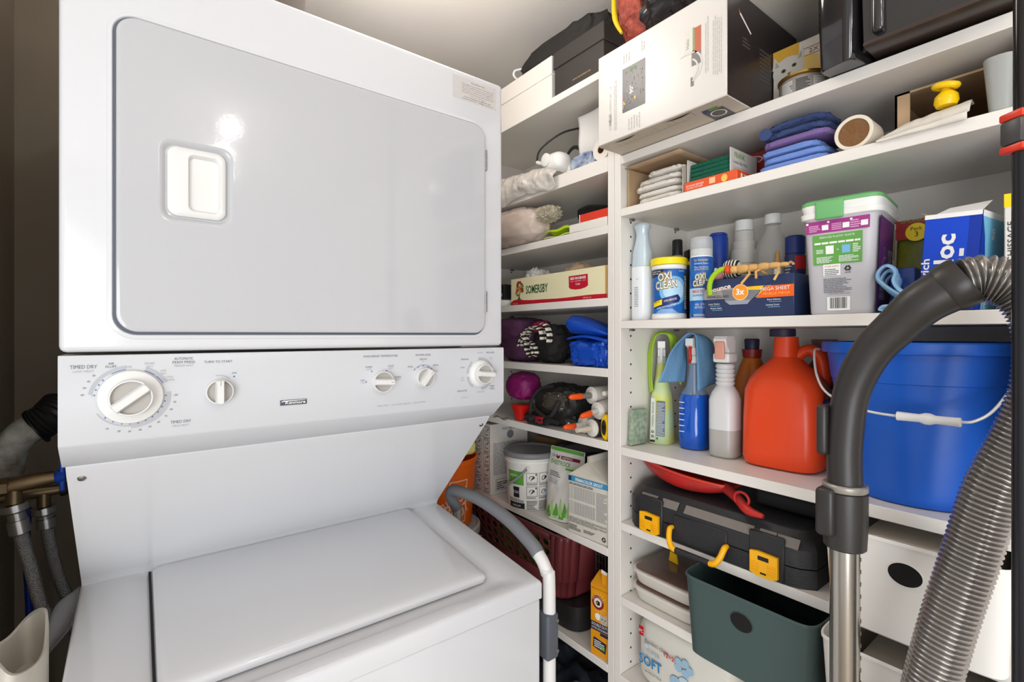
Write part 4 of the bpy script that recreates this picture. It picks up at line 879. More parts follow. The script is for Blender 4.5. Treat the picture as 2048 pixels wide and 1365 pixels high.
GT = mat('gold_script', (122, 92, 44), .4); d.text('PURINA', .044, .066, .005, mat('purina_red', (180, 70, 50), .4), d=.0005); d.text('Fancy', .020, .047, .018, GT, width=.066, shear=.35, d=.0007, bold=.01); d.text('Feast', .030, .024, .018, GT, width=.062, shear=.35, d=.0007, bold=.01)
b.build('carton_body', t)
t = thing('cat_food_can', 'small pet food can with gold rim in front of the cat food carton', 'can', (.893, .357, z))
b = MB(); b.lathe([(.034, 0), (.0365, .002), (.0365, .026), (.034, .029)], mat('can_label_grey', (150, 144, 138), .4), 40); d = Dec(b, cyl_fn(.0367, math.atan2(-.357, -.893)), .004)
for k in range(3): d.lines(-.036+.025*k, .003, -.016+.025*k, .023, 8, BLACK if k % 2 else WHITE, seed=k)
b.build('can_body', t); b = MB(); b.lathe([(.0345, .0292), (.0385, .030), (.0385, .033), (.035, .034), (.034, .032), (.001, .032)], mat('can_gold', (186, 146, 70), .25, .9), 40); b.build('rim', t)
t = thing('black_bin', 'glossy black plastic bin overhanging the upper shelf at top right', 'bin', (.925, .191, z))
M_GB = mat('gloss_black_plastic', (36, 34, 35), .12, coat=.6, bump=.02, bscale=40)
b = MB()
def binring(zz, k, inset): return [Vector((x*k, y*k, zz)) for x, y in [(-.118, .058), (-.118, -.085), (-.10, -.104), (.12, -.104), (.145, -.09), (.145, .085), (.12, .104), (-.05, .104), (-.062, .100), (-.072, .078), (-.090, .068)]]
b.loft([binring(.012, .93, 0), binring(.013, .955, 0), binring(.196, 1.0, 0), binring(.196, .97, 0)], M_GB, smooth=False); b.build('bin_body', t)
b = MB(); b.loft([[Vector((-.080+p_.x, .088+p_.y, zz)) for p_ in [Matrix.Rotation(math.radians(-12), 3, 'Z') @ q_ for q_ in sring(0, 0, 0, hx, hy, 48, 5)]] for zz, hx, hy in ((.0003, .027, .023), (.003, .029, .025), (.196, .034, .030))], M_GB); b.build('corner_column', t)
b = MB(); b.box((-.124, .030, .018), (-.105, .044, .196), M_GB, .005, 3); b.build('rib', t)
b = MB(); b.box((-.118, -.100, .006), (-.06, .055, .0125), mat('base_brown_black', (60, 48, 42), .3), .002); b.build('base', t)
# ---- z 1.670
z = 1.6705
t = thing('open_carton', 'tan open-fronted cardboard carton at the left end of the shelf with folded white cloths', 'box', (.858, .636, z))
b = MB(); W, D, Hh = .146, .17, .090; b.box((.01, W/2-.003, 0), (D, W/2, Hh), CARDB); b.box((.0, -W/2, 0), (D, -W/2+.003, Hh*.6), mat('grey_card', (170, 160, 150), .8)); b.box((D-.003, -W/2+.003, 0), (D, W/2-.003, Hh), CARDB); b.box((0, -W/2+.003, 0), (D-.003, W/2-.003, .0015), CARDB); b.build('box_body', t)
b = MB(); b.grid(lambda u, v: Vector((-.0+.16*v, W/2-.002-(W-.01)*u, Hh+.002-.012*(1-v)*(1-u)*.3-.002*u)), 8, 8, CARDB); b.build('top_flap', t, solid=.003)
def towel(label, loc, w_, dep, layers, th, m, seed, cat='cloth', name='folded_cloth', rz=0, shift=.006):
    q = MB(); rd = random.Random(seed); zz = 0
    for i in range(layers):
        dx = rd.uniform(-shift, shift); dy = rd.uniform(-shift, shift)
        q.soft((dep/2+dx, dy, zz+th/2), (dep/2, w_/2, th*.48), m, .03, 4, seed*5+i, e=6, nu=56, nv=16, ridge=.03, floor=0.0003); zz += th
    o = q.build(name); o.location = loc; o.rotation_euler = (0, 0, rz); return tag(o, label, cat)
M_WT = mat('white_cotton', (220, 214, 204), .9, bump=.3, bscale=150)
for i in range(5):
    dx = (.0, .004, -.002, .003, .0)[i]; yy = (.0, .003, .005, .001, -.014)[i]
    q = MB(); q.soft((.055, 0, .0062), (.052, (.056, .056, .056, .055, .044)[i], .0058), M_WT, .05, 4, 101+i, e=5, nu=56, nv=16, ridge=.05); o = q.build('white_cloth'); o.location = (.862+dx, .630+yy, z+.0025+.0132*i)
    tag(o, ('bottom', 'second from bottom', 'middle', 'second from top', 'topmost')[i]+' folded white cloth stacked in the tan open carton', 'cloth', 'white cloths in the carton')
t = thing('sponge_box', 'slim orange printed box at the shelf edge under the green scouring pads', 'box', (.8575, .5075, z))
M_OR = mat('orange_card', (226, 84, 34), .4); b = MB(); boxm(b, .11, .108, .0195, M_OR); d = Dec(b, front(0)); d.text('SPONGE ERASER', -.030, .009, .0036, WHITE, width=.038); d.text('EXTRA POWER', -.030, .0045, .003, WHITE, width=.034); d.rect(.0, .005, .012, .016, mat('pale_orange', (240, 190, 150), .4), .0001); d.disc(.030, .009, .006, mat('sponge_yellow', (236, 190, 90), .5), .0001, ry=.007)
d = Dec(b, side_r(.108)); d.rect(.012, .005, .018, .014, WHITE); d.lines(.022, .004, .045, .015, 3, WHITE, seed=3); b.build('box_body', t)
t = thing('dish_pad_box', 'white open box of green scouring pads with green lettering on its end', 'box', (.866, .515, z+.020))
b = MB(); M_FR = mat('frank_white', (206, 202, 196), .5); W, D, Hh = .090, .10, .046; b.box((0, -W/2, 0), (D, -W/2+.002, Hh), M_FR); b.box((0, W/2-.002, 0), (D, W/2, Hh), M_FR); b.box((D-.002, -W/2, 0), (D, W/2, Hh), M_FR); b.box((0, -W/2, 0), (D, W/2, .001), M_FR)
d = Dec(b, side_r(W)); d.text('FRANK', .032, .030, .010, mat('frank_green', (110, 160, 60), .5), width=.038); d.text('Leave the Dirt', .034, .019, .006, G2, width=.052); d.lines(.008, .008, .06, .015, 2, G1, seed=2); b.build('box_body', t)
M_SC = mat('green_scour', (20, 92, 70), .95, bump=1, bscale=300)
for i in range(4):
    q = MB(); q.box((0, -.041, 0), (.085, .041, .0078), M_SC, .0012, 1); o = q.build('scouring_pad', rz=0); o.location = (.868+.001*i, .5145, z+.0222+.0086*i); tag(o, ('lowest', 'second lowest', 'second highest', 'top')[i]+' green scouring pad in the white open box', 'scouring pad', 'green scouring pads')
t = thing('wipes_box', 'dark red box with white oval lettering stacked behind the green scouring pads', 'box', (.972, .494, z), 0)
b = MB(); M_WR = mat('maroon_card', (140, 30, 36), .4); boxm(b, .10, .122, .082, M_WR); d = Dec(b, front(0))
d.disc(.0, .066, .032, WHITE, .0001, ry=.009); d.disc(.0, .066, .030, M_WR, .0002, ry=.0078); d.text('WEIMAN', .0, .0625, .007, WHITE, width=.046, d=.0004, rot=PI, al='c') if False else None
vs_t = textmesh('WEIMAN', .02, 1, 0); d.text('WEIMAN', .0, .0695, .0072, WHITE, width=.046, d=.0004, rot=PI)
b.build('box_body', t)
M_TD = mat('dark_blue_towel', (62, 76, 120), .95, bump=.6, bscale=200); M_TP = mat('purple_towel', (120, 96, 150), .95, bump=.6, bscale=200); M_TL = mat('light_blue_towel', (110, 140, 205), .95, bump=.6, bscale=200)
for i in range(3): towel(('bottom', 'second from bottom', 'third from bottom')[i]+' light blue folded microfibre towel in the towel pile', (.858+.004*i, .368+.001*i, z+.0005+.0130*i), .112-.010*i, .105, 1, .012, M_TL, 110+i)
towel('purple ribbed towel folded between the light and dark blue towels', (.864, .366, z+.0400), .104, .10, 1, .012, M_TP, 114)
t = thing('folded_towel', 'dark blue towel loosely folded on top of the towel pile', 'towel', (.868, .366, z+.0565))
b = MB()
for zz, sg in ((.0, 1), (.014, -1)): b.soft((.046, -.002, zz+.006), (.044, .048, .0070), M_TD, .08, 4, 120+int(zz*100), e=4, ridge=.08)
b.tube([(.002, .044, .013), (.05, .045, .013), (.088, .043, .013)], .0105, M_TD, 12); b.build('towel_body', t)
t = thing('packing_tape_roll', 'roll of clear packing tape with brown core standing beside the towels', 'tape roll', (.8585, .2735, z))
b = MB()
def ringx(mb, r0, r1, x0, x1, m, n=44):
    mb.loft([[Vector((x, r*math.cos(2*PI*i/n), r1+r*math.sin(2*PI*i/n))) for i in range(n)] for x, r in ((x0, r0), (x0, r1), (x1, r1), (x1, r0))], m, cap=False, close=True)
ringx(b, .0205, .0255, 0, .045, mat('tape_cream', (226, 216, 198), .3)); b.build('tape', t)
b = MB(); n = 40; b.loft([[Vector((x, r*math.cos(2*PI*i/n), .0255+r*math.sin(2*PI*i/n))) for i in range(n)] for x, r in ((.001, .020), (.001, .0005))], mat('tape_core_film', (120, 84, 52), .15, bump=1.2, bscale=60), cap=False); b.build('core_film', t)
t = thing('open_box', 'brown open cardboard box lying at the back right of the shelf', 'box', (.900, .166, z))
b = MB(); W, D, Hh = .135, .19, .078; b.box((0, W/2-.003, 0), (D, W/2, Hh), CARDB); b.box((0, -W/2, 0), (D, -W/2+.003, Hh), CARDB); b.box((D-.003, -W/2, 0), (D, W/2, Hh), CARDB); b.box((0, -W/2, Hh-.003), (D, W/2, Hh), CARDB); b.box((0, -W/2, 0), (D, W/2, .002), CARDB)
b.box((-.0, W/2-.018, 0), (.002, W/2, Hh), CARDB); b.build('box_body', t)
t = thing('yellow_plunger_toy', 'bright yellow plastic knob-topped plunger standing on the white cloth', 'toy', (.876, .170, z+.0315))
b = MB(); M_YL = mat('bright_yellow', (244, 200, 10), .3); b.lathe([(.011, 0), (.0135, .006), (.0125, .014), (.008, .019), (.006, .021)], M_YL, 28, sy=1.0); b.build('plunger_body', t)
b = MB(); b.loft([[Vector(((.0105+.0052*math.cos(p))*math.cos(a)*.75-.002, (.0105+.0052*math.cos(p))*math.sin(a), .027+.0045*math.sin(p)+.0025*math.sin(a))) for p in [2*PI*k/10 for k in range(10)]] for a in [2*PI*k/28 for k in range(28)]], M_YL, close=True, cap=False); b.lathe([(.005, .020), (.006, .026)], M_YL, 16); b.build('ring_handle', t)
b = MB()
b.grid(lambda u, v: Vector((-.001+.035*v-.004*math.sin(PI*v)*0, .062-.098*u, .0015+(.017+.010*u)*math.sin(min(1, v*1.6)*PI/2)*(.35+.65*math.sin(min(1, u*2.2+.1)*PI/2))+.002*noise.noise(Vector((u*9, v*6, 1)))))  if v > .12 else Vector((-.0095+.001*math.sin(u*12), .062-.098*u, -.004+.010*v*8*(.3+u))), 44, 22, M_WT); o = b.build('draped_cloth', solid=.0015); o.location = (.856, .180, z+.0012); tag(o, 'white cloth rumpled along the shelf edge below the yellow plunger', 'cloth')
b = MB(); b.bottle([(0, .020, .012, 3), (.066, .028, .017, 3)], mat('frosted_bin', (170, 172, 168), .3, alpha=.85), 24); o = b.build('frosted_cup'); o.location = (.874, .1150, z+.001); tag(o, 'frosted grey cup against the black pole on the towel shelf', 'cup')
b = MB(); b.soft((0, 0, .013), (.024, .020, .014), mat('snack_bag_yellow', (220, 190, 90), .35, rgb2=(60, 90, 140), vscale=40), .15, 4, 131, ridge=.3); o = b.build('snack_packet'); o.location = (.882, .112, z+.069); tag(o, 'small yellow and blue packet perched on the frosted grey cup', 'packet')
bpy.data.objects.remove(o)
# ---- z 1.422
z = 1.4225
t = thing('air_freshener', 'pale blue-white air freshener spray bottle at the far left of the shelf', 'spray bottle', (.893, .6885, z))
b = MB(); M_AF = mat('pearl_white', (226, 230, 232), .25); M_AB = mat('pearl_blue', (190, 205, 214), .25, .1)
b.bottle([(0, .021, .020, 2.4), (.003, .023, .022, 2.4), (.118, .023, .022, 2.4)], M_AF, 40); d = Dec(b, cyl_fn(.0228, math.atan2(-.6845, -.893)-.25, sy=1), .004); d.lines(-.014, .030, .012, .075, 12, PRINT, seed=4, fill=.35); d.disc(.004, .010, .004, PRINT); d.disc(.004, .010, .0028, M_AF, .0002); d.text('PET', -.004, .088, .004, PRINTL); b.build('bottle_body', t)
b = MB(); b.bottle([(.1185, .0228, .0218, 2.3), (.150, .021, .0205, 2.2), (.175, .015, .0155, 2), (.190, .013, .0135, 2), (.200, .0145, .0155, 2), (.209, .018, .0195, 2), (.213, .016, .018, 2), (.214, .006, .008, 2)], M_AB, 40); b.build('trigger_head', t)
b = MB(); b.lathe([(.014, 0), (.014, .095), (.012, .1)], mat('tinted_clear', (200, 210, 220), .1, alpha=.55), 24); b.lathe([(.0145, .001), (.0145, .028)], mat('bottle_blue', (40, 110, 190), .3), 24); b.lathe([(.0125, .1), (.0125, .108)], NV, 24); o = b.build('clear_bottle'); o.location = (.942, .672, z); tag(o, 'small clear bottle with blue base hidden between the air freshener and yellow-lid tub', 'bottle')
BLU = mat('label_royal_blue', (34, 110, 190), .35, rgb2=(20, 74, 156), vscale=30); YEL = mat('label_yellow', (246, 216, 20), .35); SKY = mat('label_sky', (120, 180, 224), .4)
af_ = lambda x, y: math.atan2(-y, -x)
def oxi_logo(d, s0, t0, k, cut=None):
    def T_(st, a, c, h, wd):
        for m, bo, dd in ((YEL, .10, .0004), (BLACK, .07, .0007), (WHITE, .015, .0010)):
            d.text(st, s0+a*k, t0+c*k, h*k, m, width=wd*k*(1+bo*.6), bold=bo, rot=.12, shear=.12, d=dd)
    T_('OXI', -.002, .018, .018, .032); T_('CLEAN', .001, -.001, .018, .052)
t = thing('powder_tub', 'white tub with yellow lid and blue printed label at the shelf front', 'tub', (.902, .6265, z))
b = MB(); R = .0345; b.lathe([(R-.001, 0), (R+.001, .002), (R+.001, .010), (R, .012), (R, .106), (R+.0015, .108), (R+.001, .114)], WPLAST, 56); d = Dec(b, cyl_fn(R+.0003, af_(.902, .6265)), .004)
d.rect(-.046, .013, .046, .105, BLU); d.disc(.010, .060, .030, SKY, .0001); d.disc(.010, .060, .022, mat('label_pale', (176, 212, 236), .4), .0002)
d.poly([(-.046, .105), (-.010, .105), (-.014, .096), (-.030, .090), (-.046, .087)], NV, .0003); d.text('LAUNDRY STAIN', -.028, .099, .0028, WHITE, width=.022, d=.0008); d.text('REMOVER', -.030, .0945, .0028, WHITE, d=.0008)
oxi_logo(d, -.006, .066, .86); NB = mat('label_navy', (24, 40, 104), .4)
d.poly([(-.036, .038), (.018, .052), (.024, .044), (.020, .036), (-.036, .022)], NB, .0003); d.poly([(-.036, .036), (-.014, .042), (-.014, .031), (-.036, .025)], YEL, .0005); d.text('VERSATILE', -.026, .0345, .0034, mat('olive', (120, 110, 30), .5), rot=.2, d=.0008, width=.016); d.text('STAIN REMOVER', .003, .0385, .0042, WHITE, rot=.22, width=.026, d=.0008); d.text('ODOR FIGHTING POWER', -.006, .025, .0034, WHITE, rot=.2, width=.040, d=.0008)
for i in range(6): d.rect(-.018-.003*i, .0205-.002*i, .008+.003*i, .0215-.002*i, mat('label_pale', (176, 212, 236), .4), .0003)
d.text('SOLUTION', .026, .099, .003, WHITE, width=.012, d=.0008); d.rect(.034, .02, .046, .095, NV, .0004); d.lines(.035, .022, .045, .093, 20, WHITE, seed=9, d=.0006); b.build('tub_body', t)
b = MB(); b.lathe([(R+.002, .1145), (R+.0035, .116), (R+.0035, .128), (R+.002, .1295), (R, .1295), (R-.002, .128), (.001, .128)], mat('lid_yellow', (246, 222, 24), .35), 64); b.build('lid', t)
t = thing('stain_spray_can', 'blue and white stain remover aerosol with clear cap beside the yellow-lid tub', 'aerosol can', (.898, .5485, z))
b = MB(); R2 = .0215; b.lathe([(R2-.001, 0), (R2, .002), (R2, .122), (R2*.97, .125)], WPLAST, 44); d = Dec(b, cyl_fn(R2+.0003, af_(.898, .5485)), .003)
d.rect(-.032, .003, .032, .122, BLU); d.rect(-.032, .036, .032, .060, mat('label_pale', (176, 212, 236), .4), .0001); d.text('For TOUGHEST', .0, .113, .0042, YEL, width=.026, d=.0006); d.text('Dried-In Stains', .0, .107, .0034, WHITE, width=.026, d=.0006); d.text('Pour les taches', 0, .100, .0030, WHITE, width=.026, d=.0006); d.text('LES PLUS TENACES', 0, .0955, .003, YEL, width=.026, d=.0006)
oxi_logo(d, .0, .066, .62); d.text('MAX FORCE', .0, .051, .006, mat('force_orange', (222, 90, 40), .4), width=.034, d=.0008, bold=.02); d.text('LAUNDRY STAIN', 0, .044, .0038, NB, width=.034, d=.0008); d.text('GEL STICK', 0, .026, .004, WHITE, width=.024, d=.0008); d.text('B\u00c2TON-GEL', 0, .020, .004, WHITE, width=.024, d=.0008); d.lines(-.015, .005, .015, .010, 2, WHITE, seed=4, d=.0004); b.build('can_body', t)
b = MB(); b.lathe([(R2*.96, .1255), (R2*.95, .138), (R2*.7, .140)], WPLAST, 40); b.build('nozzle_collar', t)
b = MB(); b.lathe([(R2, .1262), (R2*1.0, .154), (R2*.92, .162), (R2*.5, .1645), (.001, .165)], mat('hazy_cap', (206, 210, 212), .2, alpha=.5), 44); b.build('clear_cap', t)
# back row
def can(name, label, cat, x, y, r, h, m, cap=None, caph=0, capr=None, capname='cap', extra=None):
    t = thing(name, label, cat, (x, y, z)); q = MB(); q.lathe([(r*.96, 0), (r, .002), (r, h-.006), (r*.9, h)], m, 40)
    if extra: extra(Dec(q, cyl_fn(r+.0003, af_(x, y)), .005))
    q.build('can_body' if 'can' in name else 'bottle_body', t)
    if cap: q = MB(); cr_ = capr or r*.6; q.lathe([(cr_, h+.0005), (cr_, h+caph-.003), (cr_*.85, h+caph)], cap, 32); q.build(capname, t)
    return t
can('spray_bottle', 'tall dark bottle with black cap behind the yellow-lid tub', 'bottle', .985, .662, .012, .150, mat('bottle_grey', (160, 154, 148), .4), BPLAST, .036, .0115)
def ex(d): d.rect(-.05, .128, .05, .136, YEL); d.text('URINE OFF', 0, .112, .006, WHITE, width=.05, d=.0005); d.lines(-.03, .02, .03, .10, 10, WHITE, seed=4)
can('dark_jar', 'dark jar with black lid and yellow stripe behind the yellow-lid tub', 'jar', 1.040, .632, .040, .145, mat('jar_dark', (40, 36, 34), .4), BPLAST, .020, .041, 'lid', ex)
can('blue_can', 'plain royal blue aerosol can behind the clear-capped aerosol', 'aerosol can', .985, .562, .0195, .178, mat('can_royal', (24, 60, 150), .35), mat('can_royal', (24, 60, 150), .35), .006, .018)
def ex2(d): d.lines(-.008, .048, .035, .110, 9, BLACK, seed=14, fill=.45)
t = can('white_bottle', 'white stepped-neck bottle with black print at the back of the shelf', 'bottle', 1.040, .5345, .031, .120, mat('matte_white_bottle', (206, 202, 194), .45), None, 0, None, 'cap', ex2)
b = MB(); b.lathe([(.030, .1202), (.028, .150), (.024, .151), (.0245, .168), (.0205, .169), (.0205, .190), (.0155, .191)], mat('matte_white_bottle', (206, 202, 194), .45), 40); b.build('neck', t); b = MB(); b.lathe([(.0185, .1915), (.0185, .213), (.017, .2145)], WPLAST, 36); b.build('cap', t)
b = MB(); b.box((0, -.006, 0), (.01, .006, .135), mat('label_red', (190, 30, 40), .4), .001); o = b.build('red_tube'); o.location = (1.01, .556, z); bpy.data.objects.remove(o)
t = thing('clear_drinks_bottle', 'clear plastic bottle with white cap standing at the back behind the navy box', 'bottle', (1.015, .4625, z))
b = MB(); b.lathe([(.033, 0), (.035, .006), (.034, .05), (.0345, .11), (.033, .135), (.026, .155), (.014, .176), (.0125, .190)], mat('clear_pet', (214, 212, 206), .06, alpha=.35, coat=.5), 40); b.build('bottle_body', t)
b = MB(); b.lathe([(.0355, .045), (.0355, .085)], mat('dark_band', (60, 56, 54), .4), 40, cap=False); b.build('label_band', t); b = MB(); b.lathe([(.0145, .1902), (.0155, .193), (.0155, .208), (.014, .210)], WPLAST, 32); b.build('cap', t)
def ex3(d): d.lines(-.02, .05, -.004, .10, 9, G1, seed=8); d.rect(.0, .09, .02, .115, mat('label_red', (190, 30, 40), .4))
can('navy_can', 'navy blue can with pale print between the clear bottle and the green-lid tub', 'aerosol can', .985, .4085, .018, .120, mat('can_navy', (36, 46, 96), .4), mat('can_cap_navy', (30, 50, 120), .4), .034, .017, 'cap', ex3)
b = MB(); b.lathe([(.008, 0), (.010, .03), (.007, .05), (.006, .062)], WPLAST, 20); o = b.build('glue_nozzle'); tag(o, 'small white glue bottle with tan tip behind the wooden insect', 'glue bottle'); o.location = (.968, .4325, z+.0005)
o.scale = (1, 1, 1.6); q = MB(); q.lathe([(.0055, .0625), (.003, .078), (.001, .080)], mat('tan_tip', (190, 140, 80), .6), 16); q.build('tip', o)
t = thing('dryer_sheet_box', 'navy dryer sheet box with orange 3x badge and a torn window slot', 'box', (.856, .4365, z))
b = MB(); W, D, Hh = .160, .095, .0705; NVB = mat('box_navy', (38, 52, 88), .35); boxm(b, D, W, Hh, NVB); d = Dec(b, front(0)); w2 = W/2
GBD = mat('band_grey', (150, 146, 144), .4); OB = mat('badge_orange', (244, 150, 40), .4); d.rect(-w2, .034, w2*.55, .053, GBD); d.rect(-.02, .040, .03, .053, mat('band_amber', (246, 190, 40), .4), .0001); d.poly([(.018, .032), (w2, .032), (w2, .052), (.036, .052)], mat('block_orange', (236, 100, 24), .4), .0002)
d.poly([(-.046, .050), (.028, .046), (.008, .028), (.003, .0225), (-.030, .0225), (-.038, .028)], mat('slot_grey', (120, 120, 124), .3), .0003); d.poly([(.010, .030), (.036, .054), (.052, .062), (.030, .050), (.018, .036)], BLACK, .0004)
d.poly([(-.038, .030), (.008, .030), (.003, .0225), (-.030, .0225)], mat('film_pale', (150, 156, 170), .2), .0004)
d.disc(-.010, .044, .0145, mat('badge_ring', (250, 210, 160), .4), .0005); d.disc(-.010, .044, .0132, OB, .0007); d.text('3x', -.010, .040, .0105, WHITE, d=.0010, bold=.03)
d.text('bounce', -.048, .050, .0085, mat('bounce_pink', (240, 214, 208), .4), rot=.15, d=.0006, bold=.03, width=.042); d.text('WRINKLEGUARD', -.053, .036, .0050, BLACK, width=.044, d=.0006); d.text('MEGA SHEET', .050, .0440, .0060, WHITE, width=.048, d=.0006); d.text('FEUILLE MEGA', .052, .0365, .0042, mat('sheet_gold', (250, 190, 90), .4), width=.044, d=.0006)
for i, (xx, zz, st) in enumerate(((-.060, .024, 'Less Static'), (-.056, .016, 'Reduce Static'), (.048, .027, 'Extra Softness'), (.046, .018, 'Lasting Scent'))): d.text(st, xx, zz, .0028, WHITE, width=.022); d.rect(xx-.008, zz-.003, xx+.012, zz-.0022, SKY)
b.build('box_body', t)
t = thing('wooden_insect_toy', 'small jointed wooden insect toy with lime pipe cleaner on the navy box', 'toy', (.8615, .430, z+.0718))
b = MB(); M_WD = mat('pale_wood', (206, 160, 96), .6, var=.12, vscale=60)
segs = [(.030, .008, .008, .009), (.014, .012, .008, .010), (-.004, .010, .007, .0085), (-.022, .012, .0065, .0085), (-.040, .012, .006, .007), (-.056, .008, .005, .005)]
for yy, ly, lx, lz in segs: b.soft((0, yy, .0145), (lx, ly, lz*.8), M_WD, .03, 2, 1, e=2.4, nu=20, nv=12)
b.build('body', t)
for i, pts in enumerate([[(0, .004, .012), (-.010, -.002, .003), (-.016, .010, -.014)], [(0, -.020, .012), (-.008, -.012, .006), (-.015, -.016, -.006)], [(0, -.046, .012), (-.012, -.052, .002), (-.015, -.046, -.012)], [(.004, -.012, .012), (.008, -.02, .004), (.006, -.026, .001)], [(.004, -.056, .014), (.006, -.064, .018), (.0, -.070, .014)]]):
    q = MB(); q.tube(pts, .0022, M_WD, 8, smooth_pts=False); q.build('leg', t)
b = MB(); b.lathe([(.006, 0), (.0085, .003), (.0085, .006), (.006, .009)], mat('bead_red', (214, 70, 30), .5), 20, M=Matrix.Translation((-.002, .046, .0155)) @ Matrix.Rotation(PI/2, 4, 'X')); b.build('bead_eye', t)
b = MB(); b.tube([(0, .044, .018), (-.004, .056, .016), (-.012, .066, .004), (-.016, .070, -.014), (-.015, .069, -.030)], [.005, .0048, .0045, .0045, .0042], mat('lime_chenille', (170, 215, 40), .95, bump=2, bscale=400), 14); b.build('pipe_cleaner', t)
t = thing('zebra_toy', 'tiny black and white striped plush toy with pink head on the navy box', 'toy', (.905, .488, z+.0735))
b = MB(); b.soft((0, 0, .020), (.016, .017, .018), stripes('zebra', (220, 212, 200), (30, 26, 26), 60, 'Y', .9, 1.5), .05, 2, 3, nu=32, nv=24); b.build('body', t)
b = MB(); b.soft((-.010, .022, .009), (.009, .010, .009), mat('toy_pink', (196, 120, 126), .8), .08, 2, 4, nu=24, nv=16); b.build('head', t)
for yy in (.018, .028): q = MB(); q.soft((-.010, yy, .019), (.003, .003, .006), mat('toy_pale', (200, 200, 206), .8), 0, 2, 4, nu=12, nv=8); q.build('ear', t)
t = thing('measuring_cup', 'grey-handled clear cup behind the small striped toy', 'cup', (.980, .5185, z)); b = MB(); b.lathe([(.018, 0), (.020, .060)], mat('clear_pet', (214, 212, 206), .06, alpha=.35), 28); b.build('cup_body', t)
b = MB(); b.tube([(-.0, .025-.025, .062), (0, .012, .082), (0, -.012, .086), (0, -.028, .080), (0, -.030, .062)], .0045, mat('handle_grey', (130, 128, 126), .45), 10); b.build('handle', t)
# detergent pod tub
t = thing('detergent_pod_tub', 'large silver-grey pod tub with green lid and purple label', 'tub', (.9275, .3005, z), math.radians(6))
b = MB(); M_TB = mat('silver_plastic', (196, 194, 198), .35); e = 7
b.bottle([(0, .062, .042, e), (.003, .064, .044, e), (.150, .070, .051, e), (.152, .074, .0555, e), (.160, .075, .0565, e), (.161, .070, .052, e), (.172, .070, .052, e)], M_TB, 72, mats=[M_TB, M_TB, WPLAST, WPLAST, WPLAST, WPLAST])
def tubf(a, c, dd): k = .064+.006*c/.15; return Vector((-k-dd-.0006, -a*(1+.12*c/.15), c))
d = Dec(b, tubf); MG = mat('sticker_magenta', (160, 50, 130), .45); GS = mat('sticker_green', (96, 160, 70), .45)
d.rect(-.040, .128, .036, .147, MG); d.lines(-.036, .131, -.022, .142, 4, mat('pink_print', (224, 170, 206), .5), seed=1, d=.0003); d.lines(-.008, .131, .004, .142, 4, mat('pink_print', (224, 170, 206), .5), seed=2, d=.0003); d.lines(.014, .131, .026, .144, 4, mat('pink_print', (224, 170, 206), .5), seed=3, d=.0003)
for xx in (-.016, .009, .030): d.rect(xx-.004, .132, xx+.004, .140, WHITE, .0003)
for xx in (-.038, -.012, .015): d.disc(xx, .144, .0016, WHITE, .0003)
d.rect(-.032, .078, .028, .125, GS); d.text('REDUCES PLASTIC WASTE', -.002, .119, .0032, WHITE, width=.042, d=.0005); d.lines(-.03, .110, .026, .116, 1, WHITE, seed=5, d=.0003, full=1); d.rect(-.016, .094, -.006, .107, WHITE, .0003); d.rect(.004, .094, .014, .106, SKY, .0003); d.text('=', -.001, .098, .004, WHITE, d=.0005); d.lines(-.028, .096, -.019, .103, 3, WHITE, seed=6, d=.0003); d.lines(.017, .094, .026, .108, 5, WHITE, seed=7, d=.0003); d.lines(-.028, .081, -.004, .091, 5, WHITE, seed=8, d=.0003); d.lines(.000, .081, .024, .091, 5, WHITE, seed=9, d=.0003)
d.rect(-.020, .060, .002, .078, WHITE); d.lines(-.018, .061, .0, .072, 4, PRINT, seed=11, d=.0003); d.text('STORE AWAY', -.009, .0735, .0024, mat('warn_orange', (200, 100, 40), .5), width=.018, d=.0003); tri_recycle(d, .011, .070, .005, BLACK); d.text('HDPE', .011, .0625, .0022, BLACK); d.lines(-.020, .034, .016, .057, 9, PRINT, seed=12, fill=.5); d.text('CASCADE P&G INC.', 0, .031, .0022, PRINT, width=.03); d.rect(-.016, .006, .014, .027, WHITE); d.barcode(-.012, .009, .010, .026, BLACK, 5)
d = Dec(b, lambda a, c, dd: Vector((a*(1+.09*c/.15), -.044-.007*c/.15-dd-.0006, c))); PU = mat('tub_purple', (92, 30, 110), .4); d.rect(-.058, .002, .040, .146, PU)
d.arc(-.022, .094, .007, .0085, -60, 230, mat('swirl_violet', (170, 110, 200), .4), .0002); d.arc(-.018, .070, .016, .018, 60, 230, mat('swirl_violet', (170, 110, 200), .4), .0002); d.arc(-.012, .070, .016, .018, 80, 220, mat('swirl_violet', (170, 110, 200), .4), .0002); d.disc(.0, .058, .012, mat('pod_teal', (60, 110, 120), .3), .0003)
d.text('BETTER', .016, .092, .0085, G1, width=.030, d=.0005, bold=.02); d.text('CLEAN', .016, .082, .0085, G1, width=.026, d=.0005, bold=.02); d.text('MIGHT', -.028, .034, .010, G1, width=.036, d=.0005, bold=.02); d.text('NEVER', -.028, .022, .010, G1, width=.036, d=.0005, bold=.02); d.rect(.044, .09, .052, .14, YEL, .0003)
b.build('tub_body', t)
b = MB(); M_LG = mat('lid_green', (110, 176, 112), .35); b.bottle([(.1605, .071, .0525, e), (.1725, .074, .0555, e), (.178, .074, .0555, e), (.181, .070, .052, e), (.1815, .01, .008, e)], M_LG, 72, mats=[WPLAST, M_LG, M_LG, M_LG])
b.build('lid', t); b = MB(); b.box((-.0785, -.008, .148), (-.0715, .030, .1765), M_LG, .003, 3); b.build('latch', t)
t = thing('sponge_pack', 'yellow-green three pack of sponges half hidden behind the pod tub', 'pack', (1.01, .222, z))
